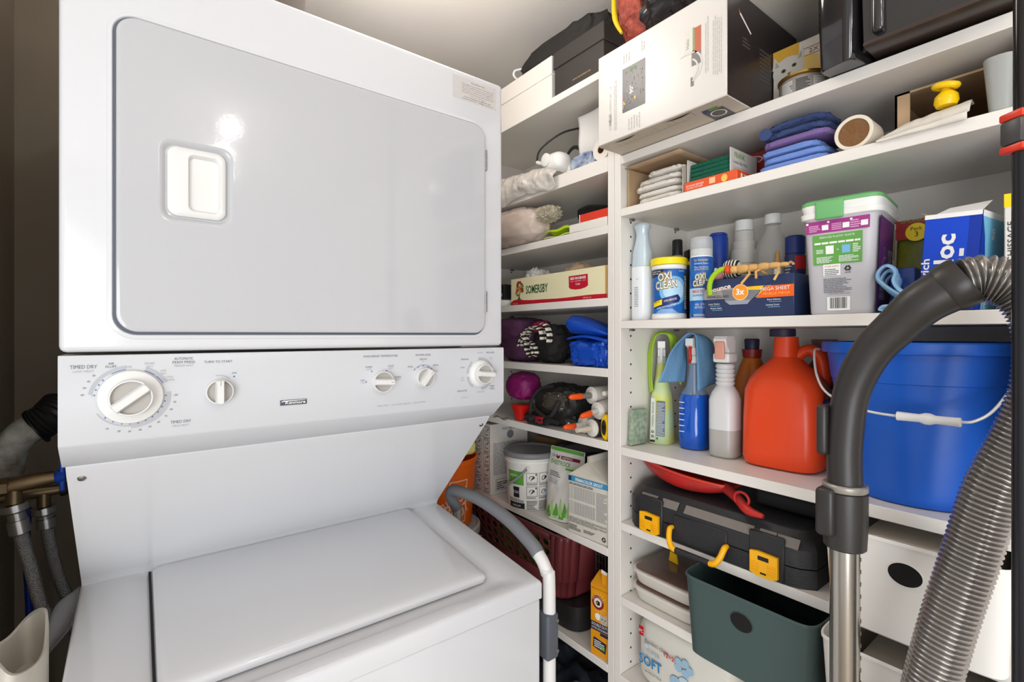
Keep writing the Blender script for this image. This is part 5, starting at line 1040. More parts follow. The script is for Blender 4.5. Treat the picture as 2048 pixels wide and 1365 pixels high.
b = MB(); b.soft((0, 0, .068), (.045, .030, .072), mat('pack_yellow_green', (150, 150, 40), .3, rgb2=(90, 100, 30), vscale=16), .05, 3, 141, e=5, floor=0); b.build('pack_body', t)
b = MB(); b.box((-.048, -.028, .118), (-.046, .026, .148), mat('pack_red', (150, 34, 30), .4)); d = Dec(b, plane_fn((-.048, 0, .118), (0, -1, 0), (0, 0, 1))); d.disc(.0, .010, .014, YEL, .0002); d.text('Pack', .0, .013, .0055, BLACK, d=.0005); d.text('3', .0, .003, .008, BLACK, d=.0005); d.text('SPONGES', .0, .026, .005, GS, width=.04); b.build('header_card', t)
M_BND = mat('pale_blue_rubber', (150, 196, 232), .4)
b = MB()
P = [[Vector(p) for p in s_] for s_ in ([(.0, -.030, .016), (-.005, -.012, .026), (-.005, .014, .044), (0, .020, .056), (.003, .010, .066), (.003, -.002, .058), (.0, .0, .044), (-.004, -.010, .030), (-.004, -.030, .016), (-.004, -.012, .010), (-.002, .012, .010), (0, .020, .004), (0, .012, .0015), (0, -.03, .0015)],)]
for k in range(3): ribbon(b, [(p.x+.010*k+.006, p.y*(.8-.10*k), max(.001, p.z*(1-.10*k))) for p in P[0]], .008, [M_BND])
o = b.build('exercise_band', solid=.0016); o.location = (.860, .2275, z+.001); tag(o, 'pale blue flat rubber band coiled loosely in front of the pod tub', 'rubber band')
b = MB(); b.box((0, -.016, 0), (.03, .016, .070), mat('blue_pouch', (40, 86, 176), .2, alpha=.9), .003); o = b.build('blue_pouch'); o.location = (.926, .231, z); tag(o, 'small blue translucent pouch behind the pale blue band', 'pouch')
t = thing('zip_bag_box', 'blue zip bag carton leaning with large white sideways lettering', 'box', (.862, .1690, z+.0026), rot=(math.radians(4), 0, math.radians(-7)))
b = MB(); ZB = mat('box_bright_blue', (16, 70, 200), .3); ZL = mat('box_light_blue', (124, 196, 226), .35); W, D, Hh = .060, .085, .128; boxm(b, D, W, Hh, ZB)
b.add([(0, -W/2, Hh), (0, W/2-.012, Hh), (.03, W/2-.016, Hh+.012), (.03, -W/2, Hh+.016)], [[0, 1, 2, 3]], WHITE, False); b.add([(0, W/2, Hh), (.085, W/2, Hh), (.07, W/2+.008, Hh+.010), (.01, W/2+.010, Hh+.006)], [[0, 1, 2, 3]], CARDB, False)
d = Dec(b, front(0)); d.text('Ziploc', .004, .012, .020, WHITE, rot=PI/2, al='l', width=.088, bold=.03); d.text('sandwich', -.021, .006, .009, WHITE, rot=PI/2, al='l', width=.062, bold=.02); d.rect(.018, 0, W/2, Hh, mat('box_deep_blue', (14, 52, 160), .3), .0001); d.rect(-W/2, Hh-.006, W/2, Hh, WHITE, .0003); d.lines(.010, .05, .016, .09, 2, WHITE, seed=3)
d = Dec(b, side_r(W)); d.rect(0, 0, D, Hh, ZL, .0001); d.poly([(0, 0), (.018, .0), (.020, .06), (.012, .095), (0, Hh-.006)], mat('box_deep_blue', (14, 52, 160), .3), .0002); d.rect(0, Hh-.008, D, Hh, WHITE, .0003); d.text('50', .045, .100, .011, WHITE, rot=PI/2, d=.0006, bold=.03); d.text('PROTECTION', .035, .002, .009, WHITE, rot=PI/2, al='l', width=.060, d=.0006, bold=.02)
d = Dec(b, plane_fn((0, W/2, 0), (-1, 0, 0), (0, 0, 1))); d.text('sandwich', -.020, .01, .012, WHITE, rot=PI/2, al='l', width=.08)
b.build('box_body', t)
b = MB(); boxm(b, .08, .014, .145, mat('tall_box_white', (226, 222, 214), .4)); d = Dec(b, front(0)); d.rect(-.007, .128, .007, .145, YEL); d.text('BLANCHISSAGE', .002, .03, .006, BLACK, rot=PI/2, al='l', width=.08); o = b.build('tall_slim_box'); o.location = (.868, .1060, z); tag(o, 'slim white box with yellow top standing upright next to the black pole', 'box')
# ---- z 1.143
z = 1.1435
b = MB(); M_SP = mat('green_sponge_fleck', (120, 146, 120), .95, bump=1.2, bscale=250, rgb2=(170, 176, 158), vscale=120); b.box((0, -.006, 0), (.050, .006, .080), M_SP, .003, 3); o = b.build('scrub_sponge'); o.location = (.893, .7075, z+.0008); o.rotation_euler = (0, math.radians(3), math.radians(-16)); o.rotation_euler = (math.radians(4), 0, math.radians(-4)); o.location = (.868, .7060, z+.0008); tag(o, 'speckled green scrub sponge standing on edge at the left shelf side', 'sponge')
def saddle(mb, fr, bk, d0, d1, m, seed):
    # cloth laid over something: profiles (left, height) at the near and far edge
    A, _ = catmull([Vector((a, c, 0)) for a, c in fr], [0]*len(fr), 8); B, _ = catmull([Vector((a, c, 0)) for a, c in bk], [0]*len(bk), 8); n_ = len(A)-1
    Lx, Dx = Vector((-.557, .830, 0)), Vector((.830, .557, 0))
    def f(u, v):
        i = min(int(u*n_+.5), n_); p = A[i].lerp(B[i], v); n = noise.noise(Vector((u*5, v*2.5, seed)))*.004
        return Lx*(p.x+n)+Dx*(d0+(d1-d0)*v+n)+Vector((0, 0, p.y))
    return mb.grid(f, n_, 14, m)
def spray_head(t, x, y, z0, body, trig, k=1.0, yaw=PI):
    M = Matrix.Translation((x, y, z0)) @ Matrix.Rotation(yaw, 4, 'Z')     # nozzle towards +x local
    q = MB(); q.lathe([(.0115*k, 0), (.0115*k, .016*k)], body, 24, M=M); q.build('collar', t)
    q = MB(); q.prism([(-.014*k, .017*k), (.012*k, .017*k), (.014*k, .034*k), (.026*k, .040*k), (.026*k, .056*k), (-.012*k, .056*k), (-.018*k, .044*k)], .018*k, body, 'y', M=M, at=-.009*k); q.build('spray_head', t)
    q = MB(); q.tube([(.018*k, 0, .040*k), (.022*k, 0, .028*k), (.020*k, 0, .010*k), (.024*k, 0, .002*k)], .0038*k, trig, 8, M=M); q.build('trigger', t)
t = thing('green_spray_bottle', 'green and yellow labelled cleaner spray bottle under a lime cloth', 'spray bottle', (.957, .6840, z), math.radians(12))
b = MB(); GT2 = mat('label_mint', (190, 214, 176), .3, rgb2=(214, 214, 90), vscale=22)
b.bottle([(0, .028, .0245, 3), (.003, .030, .026, 3), (.06, .027, .0235, 3), (.110, .024, .021, 2.6), (.124, .019, .018, 2.4), (.150, .015, .014, 2), (.176, .012, .0115, 2), (.182, .0115, .011, 2)], GT2, 44)
d = Dec(b, lambda a, c, dd: Vector((-.0302+.055*c*.8-dd if c < .0 else -.0305+.045*c-dd-.0008, -a, c)), 0); d.rect(-.014, .004, -.003, .104, mat('mint_white', (214, 218, 208), .4)); d.text('HERBAL BREEZE', -.0065, .040, .0045, mat('leafy', (70, 100, 60), .5), rot=PI/2, al='l', width=.055); tri_recycle(d, -.0085, .028, .0038, BLACK); tri_recycle(d, -.0085, .018, .0038, BLACK); d.rect(-.014, .005, -.003, .010, NV, .0001); d.rect(.0, .020, .020, .098, mat('label_slate', (96, 106, 136), .4)); d.lines(.001, .022, .019, .096, 22, mat('mint_white', (214, 218, 208), .4), seed=5, d=.0003, fill=.4); d.rect(.001, .012, .004, .016, NB)
b.build('bottle_body', t); spray_head(t, 0, 0, .182, WPLAST, WPLAST, .90, PI*1.12)
b = MB(); M_LC = mat('lime_microfibre', (168, 205, 60), .95, bump=.8, bscale=350)
saddle(b, [(.021, -.133), (.023, -.08), (.023, -.045), (.015, -.010), (.002, -.002), (-.014, -.010), (-.018, -.05), (-.020, -.09)], [(.030, -.140), (.031, -.08), (.030, -.04), (.022, -.008), (.004, .003), (-.024, -.004), (-.036, -.03), (-.040, -.12)], -.014, .004, M_LC, 3)
o = b.build('draped_cloth', solid=.002); o.location = (.957, .6808, z+.252); tag(o, 'lime green microfibre cloth hung over the left spray bottle', 'cloth')
t = thing('blue_spray_bottle', 'clear bottle of blue glass cleaner under a light blue cloth', 'spray bottle', (.968, .6075, z), math.radians(5))
b = MB(); M_BL = mat('blue_liquid', (10, 84, 190), .08, alpha=.93, coat=.5); M_CP = mat('clear_blue_plastic', (150, 180, 215), .08, alpha=.4, coat=.5)
b.bottle([(0, .026, .025, 2.6), (.003, .030, .029, 2.6), (.030, .033, .030, 2.6), (.11, .032, .029, 2.6), (.118, .029, .027, 2.4)], M_BL, 44)
d = Dec(b, lambda a, c, dd: Vector((-.0335-dd, -a, c)))
for i in range(6): d.rect(-.018, .038+.0125*i, -.006, .0395+.0125*i, WHITE)
b.build('liquid_body', t)
b = MB(); b.bottle([(.1185, .029, .027, 2.4), (.135, .018, .017, 2.2), (.165, .013, .012, 2), (.186, .0115, .0115, 2)], M_CP, 40); b.build('neck', t); b = MB(); b.tube([(0, 0, .05), (0, 0, .18)], .002, WPLAST, 8, smooth_pts=False); b.build('dip_tube', t)
b = MB(); b.box((-.0345, -.0300, .055), (-.0335, -.022, .085), WHITE, .001); b.build('label', t); bpy.data.objects.remove(bpy.data.objects['label'])
spray_head(t, 0, 0, .186, WPLAST, mat('trigger_red', (200, 40, 24), .4), .95, PI)
b = MB(); M_BC = mat('light_blue_microfibre', (112, 160, 200), .95, bump=.8, bscale=350)
saddle(b, [(.075, -.106), (.060, -.065), (.045, -.032), (.022, -.006), (.006, .0), (-.002, -.012), (-.003, -.05), (-.005, -.122)], [(.018, -.108), (.014, -.06), (.014, -.03), (.004, -.008), (-.015, -.002), (-.038, -.022), (-.048, -.08), (-.046, -.108)], -.032, .028, M_BC, 7)
o = b.build('draped_cloth', solid=.002); o.location = (.968, .6075, z+.2495); tag(o, 'light blue microfibre cloth hung over the blue spray bottle', 'cloth')
t = thing('white_spray_bottle', 'translucent white spray bottle half full beside the orange jug', 'spray bottle', (.952, .5285, z), math.radians(4))
b = MB(); M_TW = mat('translucent_white', (214, 214, 214), .3); M_TL2 = mat('translucent_filled', (176, 174, 168), .3)
b.bottle([(0, .024, .024, 3), (.004, .028, .0275, 3), (.056, .0285, .028, 3)], M_TL2, 44)
b.bottle([(.0562, .0285, .028, 3), (.115, .0285, .028, 3), (.130, .024, .024, 2.6), (.142, .018, .018, 2)]+[p for i in range(5) for p in ((.144+.0085*i, .0158, .0158, 2), (.1475+.0085*i, .0182, .0182, 2), (.151+.0085*i, .0182, .0182, 2))]+[(.188, .0155, .0155, 2)], M_TW, 44); b.build('bottle_body', t)
q = MB(); M = Matrix.Translation((0, 0, .188)); q.box((-.020, -.017, .003), (.020, .017, .022), WPLAST, .004, 3, M=M); q.build('collar', t)
q = MB(); q.prism([(-.010, .0225), (.016, .0225), (.018, .045), (.012, .056), (-.018, .056), (-.024, .050), (-.020, .036), (-.012, .030)], .026, WPLAST, 'y', M=M, at=-.013); q.build('spray_head', t)
q = MB(); q.box((-.027, -.010, .010), (-.0205, .010, .046), mat('trigger_salmon', (226, 160, 140), .35), .003, 3, M=M); q.build('trigger', t)
t = thing('detergent_jug', 'large orange laundry detergent jug with navy cap beside the blue bucket', 'jug', (.983, .4225, z), math.radians(4))
b = MB(); M_JG = mat('jug_orange', (232, 72, 26), .3, bump=.03, bscale=60)
def jring(zz, hx, hy, e=3.4, cy=0, cx=0): return sring(cx, cy, zz, hx, hy, 60, e)
b.loft([jring(0, .054, .057, 4), jring(.004, .061, .065, 4), (jring(.015, .0635, .0685, 4)), jring(.09, .062, .068, 3.8), jring(.142, .061, .067, 3.4), jring(.162, .057, .061, 3, .0, .001), jring(.178, .049, .049, 2.6, .002, .003), jring(.192, .038, .034, 2.3, .004, .007), jring(.205, .026, .0225, 2, .004, .009), jring(.243, .0225, .0205, 2, .004, .009)], M_JG)
d = Dec(b, lambda a, c, dd: Vector((a, -.0690-dd, c))); d.disc(.005, .085, .040, mat('jug_label_dark', (150, 44, 24), .3), 0, ry=.065)
d.rect(-.025, .125, .04, .132, NB, .0002); d.rect(-.018, .080, .038, .124, mat('label_silver', (170, 170, 180), .35), .0002); d.text('Tide', .010, .098, .016, mat('tide_red', (190, 50, 30), .4), d=.0006, bold=.03); d.lines(-.012, .084, .03, .094, 3, NB, seed=4, d=.0005); d.rect(-.002, .030, .020, .074, WHITE, .0002); d.barcode(.0, .034, .018, .070, BLACK, 6)
b.build('jug_body', t)
b = MB(); b.lathe([(.0215, .2435), (.0225, .2445), (.0225, .257), (.021, .2585)], NV, 44, c=(.004, .009, 0)); b.build('cap', t)
b = MB(); b.tube([(.010, -.012, .205), (.022, -.030, .218), (.030, -.048, .205), (.032, -.054, .165), (.030, -.050, .145)], [.010, .011, .012, .012, .010], M_JG, 14); b.build('handle', t)
t = thing('dark_red_bottle', 'dark red bottle with clear measuring cap behind the orange jug', 'bottle', (1.0765, .392, z))
b = MB(); b.bottle([(0, .026, .036, 3), (.15, .026, .036, 3), (.185, .022, .028, 2.5), (.200, .018, .018, 2)], mat('dark_red_plastic', (110, 26, 24), .35), 40); b.build('bottle_body', t); b = MB(); b.lathe([(.020, .2005), (.023, .235), (.021, .238)], mat('hazy_pink_cap', (150, 110, 108), .2, alpha=.7), 32); b.build('cap', t)
t = thing('orange_bottle', 'dark amber bottle with red collar and navy cap behind the white spray bottle', 'bottle', (1.045, .520, z))
b = MB(); b.bottle([(0, .030, .034, 3), (.14, .031, .035, 3), (.18, .022, .024, 2.4), (.198, .016, .017, 2)], mat('amber_plastic', (180, 96, 20), .3), 36); b.build('bottle_body', t); b = MB(); b.lathe([(.018, .1985), (.020, .216)], mat('collar_red', (130, 30, 24), .4), 28); b.build('collar', t); b = MB(); b.lathe([(.014, .2165), (.015, .236), (.013, .239)], NV, 28); b.build('cap', t)
t = thing('blue_bucket', 'royal blue plastic bucket with white grip handle on the shelf', 'bucket', (.972, .2203, z))
M_BK = mat('bucket_blue', (16, 88, 190), .35, bump=.08, bscale=50, var=.05, vscale=5)
b = MB(); b.lathe([(.092, 0), (.095, .002), (.098, .020), (.0985, .024), (.114, .175), (.1165, .177), (.122, .218), (.129, .219), (.130, .222), (.130, .234), (.128, .236), (.124, .235), (.120, .21), (.092, .01), (.001, .006)], M_BK, 80); b.build('bucket_body', t)
WR = mat('bail_wire', (222, 220, 214), .3, .3); b = MB(); b.tube([(-.03, .131, .222), (-.045, .133, .218), (-.075, .118, .180), (-.105, .090, .153), (-.135, .035, .138), (-.143, -.010, .135)], .0019, WR, 10); b.tube([(-.143, -.073, .136), (-.137, -.085, .138), (-.120, -.100, .152), (-.085, -.118, .19), (-.03, -.131, .222)], .0019, WR, 10); b.build('bail', t)
b = MB(); b.lathe([(.0045, 0), (.0062, .001), (.0058, .012), (.0055, .025), (.0078, .031), (.0078, .036), (.0055, .042), (.0058, .060), (.0062, .066), (.0045, .067)], WPLAST, 24, M=Matrix.Translation((-.143, -.007, .1355)) @ Matrix.Rotation(PI/2, 4, 'X')); b.build('grip', t)
# ---- z .976 toolbox shelf
z = .9765
t = thing('tool_case', 'long black plastic tool case with yellow latches and handle', 'tool case', (.852, .514, z))
L2 = .186; M_TC = mat('case_black', (40, 40, 42), .5, bump=.3, bscale=300); M_TG = mat('case_dusty_grey', (122, 116, 110), .8, bump=.3, bscale=200); M_TY = mat('latch_yellow', (246, 178, 14), .35)
b = MB(); b.prism([(0.004, -L2+.02), (0.0, -L2+.035), (0.0, L2-.035), (.004, L2-.02), (.02, L2), (.20, L2), (.22, L2-.02), (.22, -L2+.02), (.20, -L2), (.02, -L2)], .031, M_TC, 'z'); b.build('case_base', t)
b = MB(); oc = [(0.004, -L2+.02), (0.0, -L2+.035), (0.0, L2-.035), (.004, L2-.02), (.02, L2), (.20, L2), (.22, L2-.02), (.22, -L2+.02), (.20, -L2), (.02, -L2)]
def sc(k, zz, dx=0): return [Vector((.11+(x-.11)*k+dx, y*(1-(1-k)*.5), zz)) for x, y in oc]
b.loft([sc(1, .033), sc(1, .062), sc(.90, .076), sc(.84, .080), sc(.82, .086), sc(.80, .088)], M_TC, smooth=False); b.build('case_lid', t)
b = MB()
for y0, y1 in ((.110, .150), (.098, .060), (.045, -.090), (-.100, -.128), (-.130, -.165)):
    ya, yb = max(y0, y1), min(y0, y1); b.add([(.0105, ya, .0768), (.0105, yb, .0768), (.0, yb, .0630), (.0, ya, .0630)], [[0, 3, 2, 1]], M_TG, False)
b.v = [(x-.0006, y, zz+.0004) for x, y, zz in b.v]; b.build('dusty_strip', t)
b = MB(); b.box((-.0035, .092, .0), (.004, .148, .075), M_TC, .002, 1); b.build('corner_guard', t)
b = MB(); b.box((-.0035, -.145, .0), (.004, -.086, .075), M_TC, .002, 1); b.build('corner_guard', t)
b = MB(); b.box((-.006, -.118, .030), (.0, .088, .0325), mat('seam_grey', (90, 86, 82), .6)); b.build('seam', t); bpy.data.objects.remove(bpy.data.objects['seam'])
def latch(y):
    q = MB(); M = Matrix.Translation((-.0045, y, .006)); q.prism([(-.023, .0), (-.012, -.004), (.012, -.004), (.023, .0), (.023, .036), (.010, .038), (-.023, .036)], .006, M_TY, 'x', M=M, at=-.006)
    for s_ in (-1, 1):
        for i in range(4): q.box((-.0075, s_*.014-.007, .004+.0045*i), (-.006, s_*.014+.007, .006+.0045*i), M_TY, .0004, 1, M=M)
    q.box((-.0064, -.009, .024), (-.0058, .009, .031), BLACK, M=M); q.box((-.0064, -.005, .001), (-.0058, .005, .004), BLACK, M=M); q.build('latch', t)
latch(.120); latch(-.114)
for yy, sg in ((.068, -1), (-.046, 1)):
    b = MB(); b.tube([(-.002, yy, .030), (-.012, yy, .028), (-.020, yy+sg*.004, .012), (-.024, yy+sg*.012, .0), (-.024, yy+sg*.022, -.003)], [.004, .0055, .0055, .006, .0055], M_TY, 10); b.build('handle_end', t)
b = MB(); b.tube([(-.024, .046, -.003), (-.024, -.024, -.003)], .0058, M_TC, 12, smooth_pts=False); b.build('handle_grip', t)
b = MB(); b.box((-.003, -.045, .006), (.0, .066, .056), M_TC, .0015, 1); b.build('handle_plate', t)
t = thing('red_dustpan', 'red plastic dustpan lying on top of the black tool case', 'dustpan', (.875, .585, z+.0975), rot=(math.radians(2), 0, math.radians(-4)))
M_RP = mat('dustpan_red', (196, 34, 28), .4, bump=.1, bscale=60, rgb2=(168, 44, 40), vscale=18)
b = MB(); 
def pan(u, v):
    yy = .120-.21*u; r = math.sin(PI*u**.85); dep = .034*r**.7
    return Vector((.004+.13*v-.018*r*(1-v), yy, .044-.014*u-dep*(math.sin(PI*min(1, v*.5+.02+.0))**.5 if v > 0 else 0)*min(1, v*6+.0)))
def pan2(u, v):
    a = PI*v; yy = .122-.215*u; r = max(0, math.sin(PI*u**.9))**.6
    return Vector((.05-.055*math.cos(a)*(.35+.65*r), yy, .040-.012*u-.040*r*math.sin(a)**.7))
b.grid(pan2, 40, 24, M_RP); b.build('pan', t, solid=.002)
b = MB(); P = [pan2(k/24, 0)+Vector((0, 0, .001)) for k in range(25)]; b.tube(P, .0028, mat('rim_red', (222, 66, 46), .4), 8, smooth_pts=False); b.build('rim', t)
b = MB(); b.tube([(.03, -.085, .024), (.01, -.12, .020), (-.004, -.150, .010), (-.004, -.178, .0085)], [.010, .0085, .0085, .004], M_RP, 12); b.tube([(.0, -.135+.014*math.cos(2*PI*k/12), .025+.012*math.sin(2*PI*k/12)) for k in range(13)], .0025, M_RP, 8); b.build('handle', t)
b = MB(); b.lathe([(.030, 0), (.031, .002), (.031, .030)], mat('can_indigo', (40, 50, 110), .4), 32); d = Dec(b, cyl_fn(.0313, af_(1.03, .62)), .006); d.lines(-.03, .004, .03, .028, 4, WHITE, seed=3); o = b.build('polish_tin'); o.location = (1.03, .615, z+.089); tag(o, 'blue and white tin at the back behind the red dustpan', 'tin')
b = MB(); b.box((0, -.07, 0), (.14, .07, .050), mat('soft_black_case', (34, 34, 36), .7, bump=.3, bscale=80), .012, 3); o = b.build('black_pouch_case'); o.location = (.94, .395, z+.0895); o.scale = (1, 1, .62); tag(o, 'flat black zip case on the right end of the tool case', 'case')
b = MB(); b.tube([(0, .022*math.cos(2*PI*k/18), .022+.020*math.sin(2*PI*k/18)) for k in range(19)], .0014, BPLAST, 8); o = b.build('cable_loop'); o.location = (.905, .392, z+.089); tag(o, 'thin black ring standing beside the dustpan handle', 'ring')
bpy.data.objects.remove(o)
def bin_box(label, x, y, z, W, D, Hh, m, group=None, name='storage_bin'):
    t = thing(name, label, 'storage bin', (x, y, z)); q = MB(); n = 40
    def rg(zz, k, kx=0): return [Vector((D/2+px_+0, py_, zz)) for px_, py_ in [(p.x, p.y) for p in sring(0, 0, 0, D/2*k, W/2*k, 56, 12)]]
    q.loft([rg(0, .90), rg(.003, .925), rg(Hh-.006, .985), rg(Hh-.005, 1), rg(Hh-.001, 1), rg(Hh, .995), rg(Hh-.001, .98), rg(Hh-.008, .965), rg(.01, .90)], m)
    q.build('bin_body', t)
    q = MB(); kz = .925+.06*(Hh-.042)/Hh; xx = D/2*(1-kz)-.0010; sl_ = -D/2*.06/Hh; q.add([(xx+sl_*.0155*math.sin(2*PI*i/28), .0185*math.cos(2*PI*i/28), Hh-.042+.0155*math.sin(2*PI*i/28)) for i in range(28)], [list(range(28))[::-1]], mat('hole_dark', (16, 14, 14), .9), False)
    q.loft([[Vector((xx+dx+sl_*r*.82*math.sin(2*PI*i/28), r*1.0*math.cos(2*PI*i/28), Hh-.042+r*.82*math.sin(2*PI*i/28))) for i in range(28)] for dx, r in ((.001, .0200), (-.0008, .0196), (-.0008, .0188), (.001, .0182))], m, cap=False); q.build('hand_hole', t)
    return t
M_KG = mat('bin_dark_green', (62, 80, 78), .45, bump=.03, bscale=200); M_KW = mat('bin_white', (234, 230, 224), .4)
bin_box('white lidless storage bin beside the tool case, upper of two', .799, .1975, .9765, .205, .28, .139, M_KW)
bin_box('white storage bin beside the dark green bin, lower of two', .784, .196, .8125, .204, .28, .144, M_KW)
bin_box('dark green storage bin with round hand hole, jutting out below the tool case', .788, .412, .8125, .225, .29, .1445, M_KG)
for (lx_, ly_, lz_, hz_, lab) in ((.818, .1975, .9885, .108, 'pale cloth-like filler added inside the upper white storage bin to lighten its gap'), (.806, .196, .8245, .088, 'pale cloth-like filler added inside the lower white storage bin to lighten its gap')):
    b = MB(); b.soft((.118, 0, hz_/2), (.100, .076, hz_/2), mat('added_pale_filler', (222, 214, 200), .9, bump=.3, bscale=80), .008, 3, 161, e=7, floor=.0005, ridge=.008); o = b.build('folded_cloth'); o.location = (lx_, ly_, lz_); tag(o, lab, 'cloth')  # guessed contents, added to brighten the gap above each bin rim
# ---- z .812 trays
z = .8125
M_TR = mat('tray_offwhite', (214, 208, 198), .4); M_TLID = mat('tray_lid_brown', (112, 84, 76), .15, alpha=.9, coat=.5)
for i in range(2):
    t = thing('food_tray', ('upper' if i else 'lower')+' off-white plastic tray with brown lid in the pair of stacked trays', 'tray', (.950, .618, z+.036*i), 0, 'stacked trays')
    b = MB(); b.bottle([(0, .078, .072, 7), (.003, .082, .075, 7), (.026, .088, .081, 7), (.0262, .091, .084, 7), (.031, .091, .084, 7), (.032, .088, .081, 7)], M_TR, 60); b.build('tray_body', t)
    b = MB(); b.bottle([(.0325, .086, .080, 7), (.0345, .086, .079, 7), (.0352, .080, .073, 7)], M_TLID, 60); b.build('lid', t)
b = MB(); b.prism([(-.012, 0), (.014, 0), (.010, .022), (-.008, .020)], .003, mat('tag_yellow', (226, 176, 20), .5), 'x'); o = b.build('yellow_tag', rz=math.radians(-10)); o.location = (.945, .645, z+.0720); tag(o, 'small yellow tag standing on the upper brown-lidded tray', 'tag')
# ---- z .638
z = .6385
t = thing('toilet_paper_pack', 'white plastic pack of toilet rolls with blue flower print, bottom of the right shelves', 'toilet paper pack', (.862, .575, z))
b = MB(); M_TPK = mat('pack_white', (214, 210, 200), .3, bump=.3, bscale=25); b.soft((.10, 0, .073), (.10, .112, .073), M_TPK, .02, 3, 151, e=7, floor=0, nu=80, nv=40); 
d = Dec(b, front(-.0060)); d.fn = lambda a, c, dd: Vector((-.0035-dd, -a, c))
d.rect(-.096, .108, -.084, .128, mat('pc_red', (190, 30, 34), .4)); d.text('PC', -.090, .114, .007, WHITE, width=.009, d=.0006); d.text("President's Choice", -.052, .098, .008, BLACK, width=.058, rot=-.04, shear=.3); d.text('12=24', -.018, .092, .009, mat('pc_red', (190, 30, 34), .4), width=.030, bold=.02); d.text('SUPER', -.060, .078, .0085, mat('soft_pale', (150, 170, 190), .4), width=.034); d.text('SOFT', -.067, .050, .020, mat('soft_blue', (40, 124, 180), .4), width=.056, bold=.02)
FL = mat('flower_blue', (150, 184, 208), .4); FL2 = mat('flower_pale', (184, 204, 216), .4)
for k in range(6): a = math.radians(60*k+20); d.disc(.010+.020*math.cos(a), .040+.020*math.sin(a), .013, (FL, FL2)[k % 2], .0002+.0001*k)
for k in range(5): a = math.radians(72*k); d.disc(.012+.014*math.cos(a), .092+.010*math.sin(a), .008, FL, .0002+.0001*k)
d.disc(.034, .062, .007, YEL, .0003); d.disc(.040, .022, .007, YEL, .0003); d.disc(-.076, .092, .005, FL2); d.text('BATHROOM TISSUE', -.06, .036, .004, BLACK, width=.04)
b.build('pack_body', t)
b = MB(); b.soft((.06, 0, .055), (.065, .055, .055), mat('yellow_green_plastic', (170, 168, 44), .3, rgb2=(60, 66, 30), vscale=20), .12, 4, 152, floor=0, ridge=.2); o = b.build('yellow_green_bag'); o.location = (.890, .385, z); tag(o, 'yellow-green plastic bag below the dark green bin', 'bag')
# ================================================================== between machine and shelves, foreground, left corner
t = thing('step_stool', 'folded step stool with grey foam top rail and white legs beside the washer', 'step stool', (.637, .713, 0))
WT = mat('white_tube', (226, 224, 222), .25); GF = mat('grey_foam', (116, 118, 122), .55, bump=.15, bscale=200)
b = MB(); o_ = Vector((.637, .713, 0))
b.tube([Vector(p)-o_ for p in ((.637, .713, .002), (.637, .713, .45), (.637, .713, .885), (.637, .720, .922), (.637, .731, .940), (.637, .748, .953))], .0125, WT, 20); b.build('leg', t)
b = MB(); b.tube([Vector(p)-o_ for p in ((.637, .745, .951), (.637, .770, .966), (.637, .848, .991), (.637, .953, 1.004), (.637, 1.050, 1.000), (.637, 1.085, .992), (.645, 1.100, .970), (.662, 1.100, .938))], .0140, GF, 20); b.build('foam_grip', t)
b = MB(); b.tube([Vector(p)-o_ for p in ((.662, 1.100, .940), (.668, 1.10, .45), (.668, 1.10, .002))], .0125, mat('brushed_tube', (176, 174, 168), .35, .4), 20); b.build('leg', t)
b = MB(); b.box(Vector((.620, .698, .764))-o_, Vector((.650, .730, .852))-o_, mat('bracket_grey', (84, 88, 96), .5), .006, 3); b.build('bracket', t)
for zz in (.780, .838):
    q = MB(); q.lathe([(.0042, 0), (.0036, .0025), (.001, .0035)], STEEL, 14, M=Matrix.Translation(Vector((.6435, .698, zz))-o_) @ Matrix.Rotation(PI/2, 4, 'X')); q.build('rivet', t)
t = thing('white_pail', 'white lidded pail at the back of the gap under the orange bucket', 'pail', (.728, 1.30, 0))
b = MB(); b.lathe([(.095, 0), (.100, .004), (.108, .770), (.112, .772), (.112, .80)], M_PL, 48); b.build('pail_body', t)
b = MB(); b.lathe([(.114, .8005), (.116, .803), (.116, .822), (.110, .826), (.104, .820), (.001, .820)], mat('pail_lid_grey', (190, 190, 188), .4), 48); b.build('lid', t)
b = MB(); b.tube([(.03, -.112, .80), (.015, -.16, .815), (-.02, -.22, .855), (-.03, -.25, .872)], .0016, STEEL, 8); b.lathe([(.006, 0), (.006, .006)], CLEAR, 14, c=(-.03, -.25, .868)); b.build('bail', t); 
t = thing('orange_bucket', 'orange bucket with white printed letters stacked at the back of the gap', 'bucket', (.728, 1.315, .8265))
M_OB = mat('bucket_orange', (236, 104, 18), .35); b = MB(); b.lathe([(.095, 0), (.098, .003), (.112, .185), (.117, .187), (.117, .198), (.113, .200), (.110, .198), (.093, .01), (.001, .008)], M_OB, 56)
d = Dec(b, cyl_fn(.105, af_(.728, 1.315), rt=lambda q_: .098+.014*q_/.185), .006); PKW = mat('orange_pail_print', (240, 214, 196), .5)
d.text('THE HOME', .055, .075, .030, PKW, rot=.5, width=.10, bold=.02); d.text('DEPOT', .060, .030, .034, PKW, rot=.5, width=.10, bold=.02); d.frame(.028, .020, .088, .145, .003, PKW); b.build('bucket_body', t)
b = MB(); b.soft((0, 0, .02), (.05, .05, .02), mat('pale_yellow_foam', (226, 216, 130), .9, bump=.5, bscale=150), .05, 3, 161, e=5, floor=0); o = b.build('yellow_sponge'); o.location = (.775, 1.295, 1.0268); tag(o, 'pale yellow sponge resting on the orange bucket rim', 'sponge')
